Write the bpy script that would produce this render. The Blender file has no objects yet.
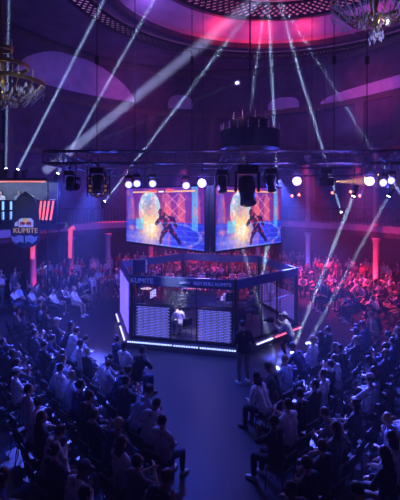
import bpy, bmesh, math, random
from mathutils import Vector, Matrix, Euler, noise
S = bpy.context.scene
C = S.collection
PI = math.pi
F, HC = 433.0, 5.5
R = random.Random(7)

def at(px, py, Y):                       # point of the hall seen at a pixel of the 400x500 frame, Y metres away
    return Vector(((px-200)/F*Y, Y, HC-(py-200)/F*Y))
def gr(px, py, z=0.0):
    Y = F*(HC-z)/(py-200)
    return Vector(((px-200)/F*Y, Y, z))

# ------------------------------------------------------------------ materials
MATS = {}
def mat(name, col, rough=.6, metal=0, emit=None, es=0, noise_amt=.0, nscale=8, spec=.5, alpha=1, bump=0):
    if name in MATS: return MATS[name]
    m = bpy.data.materials.new(name); m.use_nodes = True
    nt = m.node_tree; b = nt.nodes['Principled BSDF']
    b.inputs['Base Color'].default_value = (*col, 1)
    b.inputs['Roughness'].default_value = rough
    b.inputs['Metallic'].default_value = metal
    b.inputs['Specular IOR Level'].default_value = spec
    if emit:
        b.inputs['Emission Color'].default_value = (*emit, 1)
        b.inputs['Emission Strength'].default_value = es
        m.cycles.emission_sampling = 'NONE'
    if noise_amt or bump:
        tc = nt.nodes.new('ShaderNodeTexCoord')
        n = nt.nodes.new('ShaderNodeTexNoise'); n.inputs['Scale'].default_value = nscale
        n.inputs['Detail'].default_value = 4
        nt.links.new(tc.outputs['Object'], n.inputs['Vector'])
        if noise_amt:
            r = nt.nodes.new('ShaderNodeValToRGB')
            r.color_ramp.elements[0].position = .3; r.color_ramp.elements[1].position = .7
            r.color_ramp.elements[0].color = (*[c*(1-noise_amt) for c in col], 1)
            r.color_ramp.elements[1].color = (*[min(1, c*(1+noise_amt)) for c in col], 1)
            nt.links.new(n.outputs['Fac'], r.inputs['Fac'])
            nt.links.new(r.outputs['Color'], b.inputs['Base Color'])
        if bump:
            bp = nt.nodes.new('ShaderNodeBump'); bp.inputs['Strength'].default_value = bump
            nt.links.new(n.outputs['Fac'], bp.inputs['Height'])
            nt.links.new(bp.outputs['Normal'], b.inputs['Normal'])
    MATS[name] = m
    return m
M_black = mat('black_metal', (.02, .02, .024), .45, .3, noise_amt=.2)
M_steel = mat('truss_metal', (.12, .12, .14), .35, .8, noise_amt=.2)
M_dark = mat('matt_black', (.012, .012, .015), .8, noise_amt=.2)
M_wall = mat('wall_paint', (.12, .08, .13), .85, noise_amt=.35, nscale=1.2, bump=.1)
M_wall2 = mat('dark_wall_paneling', (.06, .04, .06), .8, noise_amt=.3, nscale=2)
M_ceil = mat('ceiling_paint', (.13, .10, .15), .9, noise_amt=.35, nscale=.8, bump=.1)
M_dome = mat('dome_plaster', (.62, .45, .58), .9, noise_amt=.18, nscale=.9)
M_lun = mat('pale_plaster', (.7, .55, .72), .9, noise_amt=.15, nscale=1.5)
M_trim = mat('gilded_trim', (.15, .10, .11), .6, noise_amt=.2)
M_col = mat('column_plaster', (.32, .24, .27), .7, noise_amt=.15, nscale=3)
M_gold = mat('old_brass', (.45, .33, .14), .35, .9, noise_amt=.2)
M_crys = mat('crystal', (.75, .78, .9), .08, 0, noise_amt=.1, spec=1)
M_candle = mat('candle_wax', (.8, .72, .6), .5, noise_amt=.1)
M_lens_v = mat('violet_lens', (.6, .6, .9), .2, emit=(.5, .42, 1), es=7)
M_lens_bg = mat('violet_lens_glass', (.4, .4, .9), .2, emit=(.3, .24, 1), es=1.3)
M_lens_m = mat('dim_violet_lens', (.6, .6, .9), .2, emit=(.42, .4, 1), es=4.5)
M_lens_w = mat('white_lens', (.8, .8, .8), .2, emit=(.75, .85, 1), es=22)
M_lens_o = mat('amber_lens', (.8, .5, .2), .2, emit=(1, .6, .25), es=9)
M_lens_r = mat('red_lens', (.8, .2, .1), .2, emit=(1, .12, .08), es=6)
M_lens_d = mat('unlit_lens', (.05, .05, .08), .1, noise_amt=.2)
M_ledr = mat('red_led_tube', (.8, .2, .2), .4, emit=(1, .13, .12), es=1.6)
M_ledb = mat('blue_led_tube', (.3, .5, .9), .4, emit=(.22, .48, 1), es=1.6)
M_ledw = mat('violet_led_tube', (.6, .6, 1), .4, emit=(.5, .45, 1), es=2.6)
M_ledred2 = mat('crimson_led_tube', (.8, .2, .3), .4, emit=(1, .12, .25), es=2.0)

# ------------------------------------------------------------------ helpers
def link(o): C.objects.link(o); return o
def finish(bm, name, m, parent=None, smooth=False):
    me = bpy.data.meshes.new(name); bm.to_mesh(me); bm.free()
    ms = m if isinstance(m, (list, tuple)) else [m]
    for k in ms: me.materials.append(k)
    if smooth:
        for p in me.polygons: p.use_smooth = True
    o = bpy.data.objects.new(name, me); link(o)
    if parent is not None: o.parent = parent
    return o
def tag(o, label=None, cat=None, group=None, kind=None):
    if label: o['label'] = label
    if cat: o['category'] = cat
    if group: o['group'] = group
    if kind: o['kind'] = kind
    return o
def empty(name, loc=(0, 0, 0), rz=0):
    o = bpy.data.objects.new(name, None); link(o); o.location = loc; o.rotation_euler = (0, 0, rz); return o
def box(bm, c, s, rot=None, bevel=0, mi=0):
    r = bmesh.ops.create_cube(bm, size=1)
    vs = r['verts']
    M = Matrix.Translation(Vector(c)) @ (rot.to_4x4() if rot is not None else Matrix.Identity(4)) @ Matrix.Diagonal((*s, 1))
    bmesh.ops.transform(bm, matrix=M, verts=vs)
    fs = {f for v in vs for f in v.link_faces}
    for f in fs: f.material_index = mi
    if bevel:
        bmesh.ops.bevel(bm, geom=list({e for f in fs for e in f.edges}), offset=bevel, segments=2, affect='EDGES')
def tube(bm, a, b, r, r2=None, seg=8, mi=0, caps=True):
    a = Vector(a); b = Vector(b); d = b-a
    if d.length < 1e-6: return
    q = d.to_track_quat('Z', 'Y').to_matrix().to_4x4()
    rr = bmesh.ops.create_cone(bm, cap_ends=caps, segments=seg, radius1=r, radius2=r if r2 is None else r2, depth=d.length)
    bmesh.ops.transform(bm, matrix=Matrix.Translation((a+b)/2) @ q, verts=rr['verts'])
    for f in {f for v in rr['verts'] for f in v.link_faces}: f.material_index = mi
def ball(bm, c, rad, rot=None, u=12, v=8):
    if isinstance(rad, (int, float)): rad = (rad,)*3
    rr = bmesh.ops.create_uvsphere(bm, u_segments=u, v_segments=v, radius=1)
    M = Matrix.Translation(Vector(c)) @ (rot.to_4x4() if rot is not None else Matrix.Identity(4)) @ Matrix.Diagonal((*rad, 1))
    bmesh.ops.transform(bm, matrix=M, verts=rr['verts'])
def lathe(bm, prof, seg=16, M=None, mi=0, mode='cap'):
    rings = []
    for (r, z) in prof:
        ring = []
        for i in range(seg):
            a = 2*PI*i/seg; p = Vector((r*math.cos(a), r*math.sin(a), z))
            ring.append(bm.verts.new(M @ p if M is not None else p))
        rings.append(ring)
    for k in range(len(rings)-1):
        for i in range(seg):
            f = bm.faces.new((rings[k][i], rings[k][(i+1) % seg], rings[k+1][(i+1) % seg], rings[k+1][i])); f.material_index = mi
    if mode == 'ring':
        for i in range(seg): bm.faces.new((rings[-1][i], rings[-1][(i+1) % seg], rings[0][(i+1) % seg], rings[0][i])).material_index = mi
    for ring in (rings[0], rings[-1]) if mode == 'cap' else ():
        try: f = bm.faces.new(ring); f.material_index = mi
        except Exception: pass
def poly_prism(bm, pts, th, M=None, mi=0):       # 2-D outline (x,z) given thickness in y
    a = [bm.verts.new((M or Matrix.Identity(4)) @ Vector((x, -th/2, z))) for x, z in pts]
    b = [bm.verts.new((M or Matrix.Identity(4)) @ Vector((x, th/2, z))) for x, z in pts]
    fs = [bm.faces.new(a), bm.faces.new(b[::-1])]
    n = len(pts)
    for i in range(n): fs.append(bm.faces.new((a[i], b[i], b[(i+1) % n], a[(i+1) % n])))
    for f in fs: f.material_index = mi
def B(): return bmesh.new()
def copy_tree(o, parent=None):
    c = o.copy(); C.objects.link(c); c.parent = parent
    for ch in list(o.children): copy_tree(ch, c)
    return c
ORD = 'first second third fourth fifth sixth seventh eighth ninth tenth eleventh twelfth thirteenth fourteenth fifteenth sixteenth seventeenth eighteenth nineteenth twentieth'.split()
ORD += ['twenty-'+w for w in ORD[:9]] + ['thirtieth'] + ['thirty-'+w for w in ORD[:9]]

# ------------------------------------------------------------------ camera, world
cd = bpy.data.cameras.new('camera'); cam = bpy.data.objects.new('camera', cd); link(cam)
cd.sensor_fit = 'HORIZONTAL'; cd.sensor_width = 36; cd.lens = F/400*36; cd.shift_y = -50/400
cd.clip_start = .05; cd.clip_end = 200
cam.location = (0, 0, HC); cam.rotation_euler = (PI/2, 0, 0); S.camera = cam
w = bpy.data.worlds.new('world'); S.world = w; w.use_nodes = True
nt = w.node_tree; nt.nodes['Background'].inputs[0].default_value = (.02, .02, .08, 1); nt.nodes['Background'].inputs[1].default_value = 0.0
vs_ = nt.nodes.new('ShaderNodeVolumeScatter'); vs_.inputs['Density'].default_value = .0048
vs_.inputs['Color'].default_value = (.9, .9, 1, 1); vs_.inputs['Anisotropy'].default_value = .15
nt.links.new(vs_.outputs[0], nt.nodes['World Output'].inputs['Volume'])
w.cycles.volume_sampling = 'EQUIANGULAR'
S.view_settings.view_transform = 'Standard'; S.view_settings.look = 'None'; S.view_settings.gamma = 1
S.view_settings.exposure = 0.0
S.cycles.max_bounces = 5; S.cycles.diffuse_bounces = 3; S.cycles.glossy_bounces = 3; S.cycles.volume_bounces = 0
S.cycles.use_denoising = True; S.cycles.use_adaptive_sampling = False
S.cycles.sample_clamp_indirect = 4

# ------------------------------------------------------------------ the hall
EC = Vector((1, 17, 0)); EA, EB = 14.0, 18.0
CZ = 16.0
def ell(t, inset=0, z=0):               # t: 0 = +X, 90 = far
    return Vector((EC.x+(EA-inset)*math.cos(t), EC.y+(EB-inset)*math.sin(t), z))
def strip(t0, t1, z0, z1, n, th=.3, inset=0):
    bm = B(); rows = []
    for i in range(n+1):
        t = t0+(t1-t0)*i/n
        rows.append([bm.verts.new(ell(t, inset, z0)), bm.verts.new(ell(t, inset, z1)), bm.verts.new(ell(t, inset-th, z1)), bm.verts.new(ell(t, inset-th, z0))])
    for i in range(n):
        a, b = rows[i], rows[i+1]
        for k in range(4): bm.faces.new((a[k], b[k], b[(k+1) % 4], a[(k+1) % 4]))
    bm.faces.new(rows[0]); bm.faces.new(rows[-1][::-1])
    return bm
def struct(o): o['kind'] = 'structure'; return o
D = math.radians
struct(finish(strip(D(-45), D(50), 0, CZ, 40), 'wall_right', M_wall))
struct(finish(strip(D(50), D(130), 0, CZ, 40), 'wall_far', M_wall))
struct(finish(strip(D(130), D(225), 0, CZ, 40), 'wall_left', M_wall))
struct(finish(strip(D(225), D(315), 0, CZ, 30), 'wall_near', M_wall))

# floor: dark polished boards
mf = bpy.data.materials.new('polished_floor'); mf.use_nodes = True; nt = mf.node_tree; b = nt.nodes['Principled BSDF']
tc = nt.nodes.new('ShaderNodeTexCoord'); mp = nt.nodes.new('ShaderNodeMapping'); mp.inputs['Scale'].default_value = (6, 1, 1)
nz = nt.nodes.new('ShaderNodeTexNoise'); nz.inputs['Scale'].default_value = 1.3; nz.inputs['Detail'].default_value = 8
cr = nt.nodes.new('ShaderNodeValToRGB'); cr.color_ramp.elements[0].color = (.022, .024, .032, 1); cr.color_ramp.elements[1].color = (.046, .05, .066, 1)
nt.links.new(tc.outputs['Object'], mp.inputs[0]); nt.links.new(mp.outputs[0], nz.inputs['Vector']); nt.links.new(nz.outputs['Fac'], cr.inputs[0])
nt.links.new(cr.outputs[0], b.inputs['Base Color'])
cr2 = nt.nodes.new('ShaderNodeValToRGB'); cr2.color_ramp.elements[0].color = (.36, .36, .36, 1); cr2.color_ramp.elements[1].color = (.52, .52, .52, 1)
nt.links.new(nz.outputs['Fac'], cr2.inputs[0]); nt.links.new(cr2.outputs[0], b.inputs['Roughness'])
b.inputs['Specular IOR Level'].default_value = .2
bm = B(); vsl = [bm.verts.new(ell(2*PI*i/96, -.3, 0)) for i in range(96)]; bm.faces.new(vsl)
f2 = [bm.verts.new(ell(2*PI*i/96, -.3, -.2)) for i in range(96)]; bm.faces.new(f2[::-1])
for i in range(96): bm.faces.new((vsl[i], f2[i], f2[(i+1) % 96], vsl[(i+1) % 96]))
struct(finish(bm, 'floor', mf))

# ceiling: flat ring around a circular dome recess
DC = Vector((4.3, 20.4)); DR = 9.1
bm = B(); N = 96; inner, outer = [], []
for i in range(N):
    a = 2*PI*i/N
    inner.append(bm.verts.new((DC.x+DR*math.cos(a), DC.y+DR*math.sin(a), CZ)))
    t = math.atan2((DC.y+60*math.sin(a)-EC.y)/EB, (DC.x+60*math.cos(a)-EC.x)/EA)
    e = ell(t, -.3)
    # ray from dome centre along a, hit ellipse
    d = Vector((math.cos(a), math.sin(a))); lo, hi = 0, 80
    for _ in range(40):
        m_ = (lo+hi)/2; p = DC+d*m_
        if ((p.x-EC.x)/(EA+.2))**2+((p.y-EC.y)/(EB+.2))**2 < 1: lo = m_
        else: hi = m_
    p = DC+d*lo
    outer.append(bm.verts.new((p.x, p.y, CZ)))
for i in range(N): bm.faces.new((inner[i], outer[i], outer[(i+1) % N], inner[(i+1) % N]))
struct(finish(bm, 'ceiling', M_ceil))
bm = B()   # dome bowl rising behind the rim
T = Matrix.Translation((DC.x, DC.y, 0))
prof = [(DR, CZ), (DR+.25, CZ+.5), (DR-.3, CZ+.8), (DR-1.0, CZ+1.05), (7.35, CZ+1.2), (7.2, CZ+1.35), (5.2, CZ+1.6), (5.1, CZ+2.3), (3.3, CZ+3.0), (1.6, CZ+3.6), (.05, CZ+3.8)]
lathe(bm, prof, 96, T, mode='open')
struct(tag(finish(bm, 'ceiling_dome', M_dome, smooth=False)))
bm = B(); lathe(bm, [(DR-.12, CZ-.22), (DR+.22, CZ-.3), (DR+.4, CZ-.02), (DR-.1, CZ+.12)], 96, T, mode='ring')
struct(finish(bm, 'trim_1', M_wall2))
bm = B(); lathe(bm, [(7.2, CZ+.98), (7.45, CZ+.98), (7.45, CZ+1.2), (7.2, CZ+1.2)], 72, T, mode='ring'); struct(finish(bm, 'trim_2', M_trim))

# back-lit lattice grille rings
M_glow = mat('grille_diffuser', (.5, .4, .6), .8, emit=(.55, .2, .62), es=.95, noise_amt=.1)
M_glow2 = mat('inner_grille_diffuser', (.5, .3, .4), .8, emit=(.8, .16, .42), es=.5, noise_amt=.1)
def grille(r0, r1, z, cells, name, mg, rings=5):
    bm = B(); lathe(bm, [(r0, z), (r1, z), (r1, z+.03), (r0, z+.03)], 96, T, mode='ring')
    g = struct(finish(bm, name, mg))
    bm = B(); n = cells
    for i in range(n):
        for sgn in (1, -1):
            a0 = 2*PI*i/n; a1 = a0+sgn*2*PI/n*rings*.5
            p = [Vector((DC.x+(r0+(r1-r0)*k/3)*math.cos(a0+(a1-a0)*k/3), DC.y+(r0+(r1-r0)*k/3)*math.sin(a0+(a1-a0)*k/3), z-.04)) for k in range(4)]
            for k in range(3): tube(bm, p[k], p[k+1], .06 if name == 'trim_3' else .07, seg=4, caps=False)
    for r in (r0, r1): lathe(bm, [(r-.08, z-.1), (r+.08, z-.1), (r+.08, z+.02), (r-.08, z+.02)], 96, T, mode='ring')
    o = finish(bm, name+'_lattice', M_dark, g)
    o.matrix_parent_inverse = Matrix.Identity(4)
grille(10.2, 11.2, CZ-.12, 150, 'trim_3', M_glow, 5)
grille(5.2, 7.2, CZ+1.15, 96, 'trim_4', M_glow2, 6)

# pale lunettes high in the wall
def lunette(px0, px1, zb, zt, name, bottom_curve=0, peak=.5):
    def t_of(px):
        lo, hi = D(10), D(170)
        for _ in range(40):
            m_ = (lo+hi)/2; p = ell(m_, .03)
            x = 200+F*p.x/p.y
            if x > px: lo = m_
            else: hi = m_
        return lo
    n = 24; bm = B(); prev = None
    for i in range(n+1):
        s = i/n; px = px0+(px1-px0)*s; t = t_of(px)
        h = max(0.02, math.sin(PI*s))**.55 if peak == .5 else max(.02, math.sin(PI*s))**.22
        z0 = zb; z1 = zb+(zt-zb)*h
        cur = [bm.verts.new(ell(t, .02, z0)), bm.verts.new(ell(t, .02, z1)), bm.verts.new(ell(t, .10, z1)), bm.verts.new(ell(t, .10, z0))]
        if prev:
            for k in range(4): bm.faces.new((prev[k], cur[k], cur[(k+1) % 4], prev[(k+1) % 4]))
        else: bm.faces.new(cur)
        prev = cur
    bm.faces.new(prev[::-1])
    return struct(finish(bm, name, M_lun))
lunette(14, 134, 13.0, 15.5, 'window_1')
lunette(168, 193, 12.8, 13.9, 'window_2', peak=.6)
lunette(268, 299, 12.55, 13.45, 'window_3', peak=.6)
lunette(321, 470, 12.2, 13.35, 'window_4', peak=.6)
# cornices running round the wall
for k, (z, th) in enumerate([(12.3, .25), (8.6, .3), (15.6, .3)]):
    struct(finish(strip(D(8), D(172), z-.18, z+.18, 60, .25, .25), 'trim_%d' % (5+k), M_trim))
# pilasters between the upper windows
for k, px in enumerate([8, 96, 150, 212, 258, 312, 360, 398]):
    lo, hi = D(10), D(170)
    for _ in range(40):
        m_ = (lo+hi)/2; p = ell(m_, .2)
        if 200+F*p.x/p.y > px: lo = m_
        else: hi = m_
    p = ell(lo, .2); bm = B(); rz = Matrix.Rotation(math.atan2(p.y-EC.y, p.x-EC.x), 3, 'Z')
    box(bm, (p.x, p.y, 8.3), (.35, .6, 8.0), rz, .04)
    struct(finish(bm, 'trim_%d' % (10+k), M_trim))

# gallery balcony ring, its fascia, and columns
struct(finish(strip(D(-12), D(192), 3.62, 4.0, 90, 2.6, 2.8), 'balcony_slab', mat('balcony_paint', (.34, .24, .32), .7, noise_amt=.2)))
struct(finish(strip(D(-12), D(192), 3.3, 3.62, 90, .2, 2.55), 'trim_20', M_wall2))
struct(finish(strip(D(-12), D(192), 4.92, 5.0, 90, .06, 2.75), 'balcony_rail', M_black))
bm = B()
for i in range(170):
    t = D(-12+204*i/169); p = ell(t, 2.72); tube(bm, (p.x, p.y, 4.0), (p.x, p.y, 4.93), .014, seg=5)
o = finish(bm, 'balcony_balusters', M_black); struct(o)
struct(finish(strip(D(20), D(160), 0, 3.6, 60, .1, .35), 'wall_under_balcony', M_wall2))
def t_at(px, inset):
    lo, hi = D(5), D(175)
    for _ in range(40):
        m_ = (lo+hi)/2; p = ell(m_, inset)
        if 200+F*p.x/p.y > px: lo = m_
        else: hi = m_
    return lo
COLS = []
for k, (px, tall) in enumerate([(33, 0), (71, 0), (108, 0), (151, 0), (205, 0), (258, 0), (308, 1), (376, 1)]):
    p = ell(t_at(px, 3.1), 3.1); COLS.append(p); bm = B()
    prof = [(.3, 0), (.3, .12), (.2, .2), (.17, .35), (.16, 3.0), (.22, 3.15), (.26, 3.3)]
    lathe(bm, prof, 14, Matrix.Translation((p.x, p.y, 0)))
    if k >= 6:
        lathe(bm, [(.24, 4.0), (.2, 4.15), (.16, 4.3), (.15, 8.1), (.22, 8.3), (.28, 8.5)], 14, Matrix.Translation((p.x, p.y, 0)))
    struct(finish(bm, 'column_%d' % (k+1), M_col, smooth=True))
# upper gallery underside beam the columns carry
struct(finish(strip(D(5), D(93), 8.5, 8.9, 50, 2.4, 2.9), 'upper_beam', M_wall2))

# ------------------------------------------------------------------ lights
def lamp(kind, loc, tgt, e, col, **kw):
    l = bpy.data.lights.new('lamp', kind); l.energy = e; l.color = col
    for k, v in kw.items(): setattr(l, k, v)
    o = bpy.data.objects.new('lamp', l); link(o); o.location = loc
    if tgt is not None: o.rotation_euler = (Vector(tgt)-Vector(loc)).to_track_quat('-Z', 'Y').to_euler()
    return o
def spot(loc, tgt, e, col, deg, blend=.6, r=.08): return lamp('SPOT', loc, tgt, e, col, spot_size=D(deg), spot_blend=blend, shadow_soft_size=r)
BV = (.03, .08, 1.0); VI = (.15, .15, 1.0); RE = (1, .03, .14); PK = (1, .08, .42); BL = (.03, .08, 1.0)
def beam(loc, tgt, e, col=(.42, .6, 1), size=.11, spread=.9):
    l = bpy.data.lights.new('beam', 'AREA'); l.shape = 'DISK'; l.size = size; l.spread = D(spread); l.energy = e; l.color = col
    o = bpy.data.objects.new('beam', l); link(o); loc = Vector(loc); d = (Vector(tgt)-loc).normalized()
    o.location = loc+d*.03; o.rotation_euler = d.to_track_quat('-Z', 'Y').to_euler()

# ------------------------------------------------------------------ fixtures
def moving_head(loc, d, lens, up=False, scale=1.0, label='', group=None, drop=.25, wash=False, name='moving_head_spotlight'):
    """loc: lens pivot; hangs from a clamp above (or stands on a base when up)"""
    loc = Vector(loc); d = Vector(d).normalized()
    t = empty(name, loc); tag(t, label, 'stage light', group)
    s = scale; sg = -1 if up else 1
    bm = B(); box(bm, (0, 0, sg*(.30*s)), (.3*s, .3*s, .13*s), bevel=.015*s)
    finish(bm, 'base', M_black, t)
    yaw = math.atan2(d.y, d.x); rz = Matrix.Rotation(yaw, 3, 'Z')
    bm = B()
    for q in (-1, 1): box(bm, rz @ Vector((0, q*.17*s, sg*.12*s)), (.09*s, .035*s, .3*s), rz, .01*s)
    box(bm, Vector((0, 0, sg*.25*s)), (.1*s, .36*s, .04*s), rz)
    finish(bm, 'yoke', M_black, t)
    q = d.to_track_quat('Z', 'Y').to_matrix().to_4x4()
    bm = B()
    if wash: lathe(bm, [(.05*s, -.17*s), (.12*s, -.14*s), (.14*s, -.02*s), (.17*s, .06*s), (.17*s, .1*s)], 18, q)
    else: lathe(bm, [(.06*s, -.22*s), (.12*s, -.18*s), (.13*s, -.05*s), (.11*s, .1*s), (.12*s, .2*s), (.12*s, .22*s)], 18, q)
    finish(bm, 'head', M_black, t)
    bm = B(); bm2 = B(); zz = .102 if wash else .222; rr = .155 if wash else .09
    lathe(bm, [(.01, (zz+.012)*s), (rr*.7*s, (zz+.01)*s), (rr*s, zz*s), (rr*s, (zz-.01)*s)], 18, q)
    if wash:   # ring of led cells
        for a, r_, n in ((0, .05, 6), (0, .1, 12)):
            for k in range(n): ball(bm2, q @ Vector((r_*s*math.cos(2*PI*k/n), r_*s*math.sin(2*PI*k/n), (zz+.012)*s)), .022*s, u=6, v=4)
    if wash: finish(bm2, 'led_cells', lens, t)
    else: bm2.free()
    finish(bm, 'lens', (M_lens_d if lens is M_lens_d else M_lens_bg) if wash else lens, t)
    if not up:
        bm = B(); tube(bm, (0, 0, .36*s), (0, 0, .36*s+drop), .025*s); box(bm, (0, 0, .36*s+drop), (.08, .1, .08))
        finish(bm, 'clamp', M_steel, t)
    return t

# truss: box truss ring over the cage
def truss_span(a, b, label, h=.42, wdt=.42):
    a = Vector(a); b = Vector(b); t = empty('hanging_truss', a); tag(t, label, 'truss', 'black box truss spans over the cage')
    d = (b-a); L = d.length; x = d.normalized(); y = Vector((0, 0, 1)).cross(x).normalized(); z = Vector((0, 0, 1))
    cor = [y*wdt/2*i+z*h/2*j for i, j in ((-1, -1), (1, -1), (1, 1), (-1, 1))]
    bm = B()
    for c in cor: tube(bm, c, c+d, .028, seg=8)
    finish(bm, 'chord', M_steel, t, True)
    bm = B(); n = max(2, int(L/.5))
    for i in range(n):
        p0 = x*(L*i/n); p1 = x*(L*(i+1)/n)
        for k in range(4):
            c0, c1 = cor[k], cor[(k+1) % 4]
            if i % 2: c0, c1 = c1, c0
            tube(bm, c0+p0, c1+p1, .014, seg=5, caps=False); tube(bm, cor[k]+p0, cor[(k+1) % 4]+p0, .012, seg=5, caps=False)
    finish(bm, 'brace', M_steel, t)
    return t
TZ = 7.0; BY = 22.3
truss_span((-5.4, 15.2, TZ), (8.2, 15.2, TZ), 'box truss span carrying the bright violet wash lights above the screens')
truss_span((-5.4, 23.2, TZ), (8.2, 23.2, TZ), 'box truss span behind the hanging screens, parallel to the one with the washes')
truss_span((-5.4, 15.45, TZ+.02), (-5.4, 22.95, TZ+.02), 'side box truss on the commentary booth side of the screens')
truss_span((8.2, 15.45, TZ+.02), (8.2, 22.95, TZ+.02), 'side box truss on the tall column side of the screens')
truss_span((1.2, 15.45, TZ+.2), (1.2, 22.95, TZ+.2), 'centre box truss raised over the screens below the chandelier')
# hanging cables
for k, (px, Y, z0, w_) in enumerate([(97, 15.2, 7.2, 'nearest the booth'), (135, 15.2, 7.2, 'second from the booth'), (192, 15.2, 7.2, 'above the pair of screens'), (203, 23.2, 7.2, 'just beside the centre one'), (334, 15.2, 7.2, 'by the amber light'), (312, 23.2, 7.2, 'on the rear span near the amber light'), (367, 15.2, 7.2, 'farthest from the booth'), (325, 23.2, 7.2, 'on the rear span by the tall column')]):
    bm = B(); X = (px-200)/F*Y
    tube(bm, (X, Y, z0), (X, Y, CZ-.01 if math.hypot(X-DC.x, Y-DC.y) > DR else CZ+1.1), .016, seg=6)
    if k % 2 == 0: box(bm, (X, Y, 10.4), (.12, .12, .25))
    tag(finish(bm, 'rigging_cable', M_dark), 'thin black rigging cable from truss to ceiling, ' + w_, 'cable', 'rigging cables')

# wash lights on the near span with bright faces toward the audience
WASH = [(76, 186, 'first', 0), (129, 184, 'second', 1), (137, 183, 'third', 1), (153, 183, 'fourth', 0.6), (186, 185, 'fifth', 1), (202, 183, 'sixth', 2), (297, 181, 'seventh', 2), (370, 181, 'eighth', 2), (383, 182, 'ninth', .6), (391, 180, 'tenth', .6)]
WF = []
for px, py, o_, pw in WASH:
    p = at(px, py, 15.0); tgt = Vector((0, 0, 5)) if pw == 2 else Vector((p.x*.5+R.uniform(-1.5, 1.5), 4, 2.6))
    d = (tgt-p).normalized()
    moving_head(p, d, M_lens_v if pw == 2 else (M_lens_m if pw else M_lens_d), wash=True, scale=.95 if pw == 2 else .85, drop=TZ-.25-p.z-.36*(.95 if pw == 2 else .85), label='%s light violet LED wash on the front truss, %s counting from the booth' % ('glowing' if pw else 'unlit', o_), group='LED washes on the front truss')
    WF.append((p+d*.14, d, pw))
# dark profile heads hanging before the screens
for px, py, sc, w_ in [(98, 184, 1.5, 'framed by the amber blinder panel'), (222, 184, 1.3, 'nearest the ridge between the two screens'), (247, 190, 2.3, 'largest one, in the middle of its screen'), (271, 183, 1.3, 'at the outer edge of the second screen'), (70, 183, 1.1, 'first on the booth side')]:
    p = at(px, py, 14.6)
    moving_head(p, (.05, -.5, -1), M_lens_d, scale=sc, drop=.12, label='dark unlit moving head silhouette, ' + w_, group='unlit moving heads in front of the screens')
# amber blinder panel around the dark head at the booth side
t = empty('hanging_blinder_light', at(98, 186, 15.4)); tag(t, 'blinder panel of warm amber cells behind a dark moving head', 'stage light')
bm = B()
for i, j in ((-1, 1), (1, 1), (-1, 0), (1, 0), (-.6, -1), (0, -1.15), (.6, -1), (-1, -.6), (1, -.6)):
    lathe(bm, [(.02, 0), (.075, .0), (.11, .05), (.11, -.1), (.04, -.16)], 12, Matrix.Translation((i*.27, 0, j*.27)) @ Matrix.Rotation(PI/2, 4, 'X'))
finish(bm, 'housing', M_black, t)
bm = B()
for i, j in ((-1, 1), (1, 1), (-1, 0), (1, 0), (-.6, -1), (0, -1.15), (.6, -1), (-1, -.6), (1, -.6)):
    bm = B(); ball(bm, (i*.27, -.04, j*.27), (.06, .02, .06)); finish(bm, 'lamp_cell', mat('dim_amber', (.6, .4, .3), .3, emit=(1, .35, .2), es=.14), t)
bm = B(); box(bm, (0, .12, .55), (.9, .06, .05)); box(bm, (-.4, .12, .1), (.05, .05, .95)); box(bm, (.4, .12, .1), (.05, .05, .95)); box(bm, (0, .1, .8), (.05, .05, .5))
finish(bm, 'bracket', M_steel, t)
# amber profile light with cone
p = at(325, 182, 15.2); d = Vector((1, -.1, .02))
moving_head(p, d, M_lens_o, scale=1.25, drop=TZ-.21-p.z-.45, label='profile light throwing a short amber cone along the truss', name='amber_profile_spotlight')
spot(p+d.normalized()*.32, p+d*5, 36000, (1, .5, .22), 18, .3, .03)
# small red lamps
for px, py, w_ in [(295, 195, 'just below the bright wash beside the screens'), (302, 194, 'second beside the screens'), (335, 192, 'below the amber profile'), (353, 191, 'above the long white beam'), (362, 195, 'below the bright wash by the tall column')]:
    p = at(px, py, 15.4); bm = B(); tube(bm, p, p+Vector((-.12, -.12, -.03)), .05, .06, 10); tube(bm, p, (p.x, p.y, TZ-.2), .012, seg=5)
    t = tag(finish(bm, 'par_spotlight', M_black), 'small red par lamp on thin pipe, ' + w_, 'stage light', 'small red par lamps')
    bm = B(); ball(bm, p+Vector((-.125, -.125, -.03)), (.055, .03, .05)); finish(bm, 'lens', M_lens_r, t)

# ---- beams standing on the balcony rail / booth canopy, shining up into the dome
def up_fixture(loc, tgt, e, label, size=.11, fix=True, col=(.42, .6, 1), name='beam_spotlight'):
    loc = Vector(loc); d = (Vector(tgt)-loc).normalized()
    if fix: moving_head(loc-d*.2, d, M_lens_w, up=True, scale=.8, label=label, group='beam lights aimed upward', name=name)
    beam(loc+d*.03, tgt, e, col, size)
def c6(px, py): return at(px, py, F*(CZ-.05-HC)/(200-py))
def ce(px, py): return at(px, py, F*(CZ+1-HC)/(200-py))
KB = 115
up_fixture(at(6, 168, 22.9), c6(9, -8), KB*.8, 'beam light on the booth canopy shooting up almost vertically', .12)
up_fixture(at(18, 169, 22.9), c6(108, -8), KB*1.5, 'beam light on the booth canopy, second from the frame edge', .15)
up_fixture(at(28, 170, 22.9), at(215, 92, 33), KB*.07, 'beam light on the booth canopy with the faint flat beam', .12)
up_fixture(at(58, 173, 22.9), c6(158, -8), KB*1.3, 'beam light at the very end of the booth canopy', .15)
beam(at(44, 172, BY+.6), at(262, -5, 21), KB*3.2, (.5, .55, 1), .5, 2.0)
up_fixture(at(105, 201, 29.0), ce(265, -8), KB*1.5, 'beam light on the far balcony beside the violet lit screens', .17)
up_fixture(at(236, 206, 31.5), ce(267, -8), KB*.9, 'beam light on the far balcony hidden behind the screens', .14)
up_fixture(at(278, 206, 31.5), ce(268, -8), KB*1.5, 'beam light on the far balcony at the outer screen edge', .19)
up_fixture(at(341, 212, 29.5), ce(276, -8), KB*1.5, 'beam light on the far balcony between the two tall columns', .17)
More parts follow.
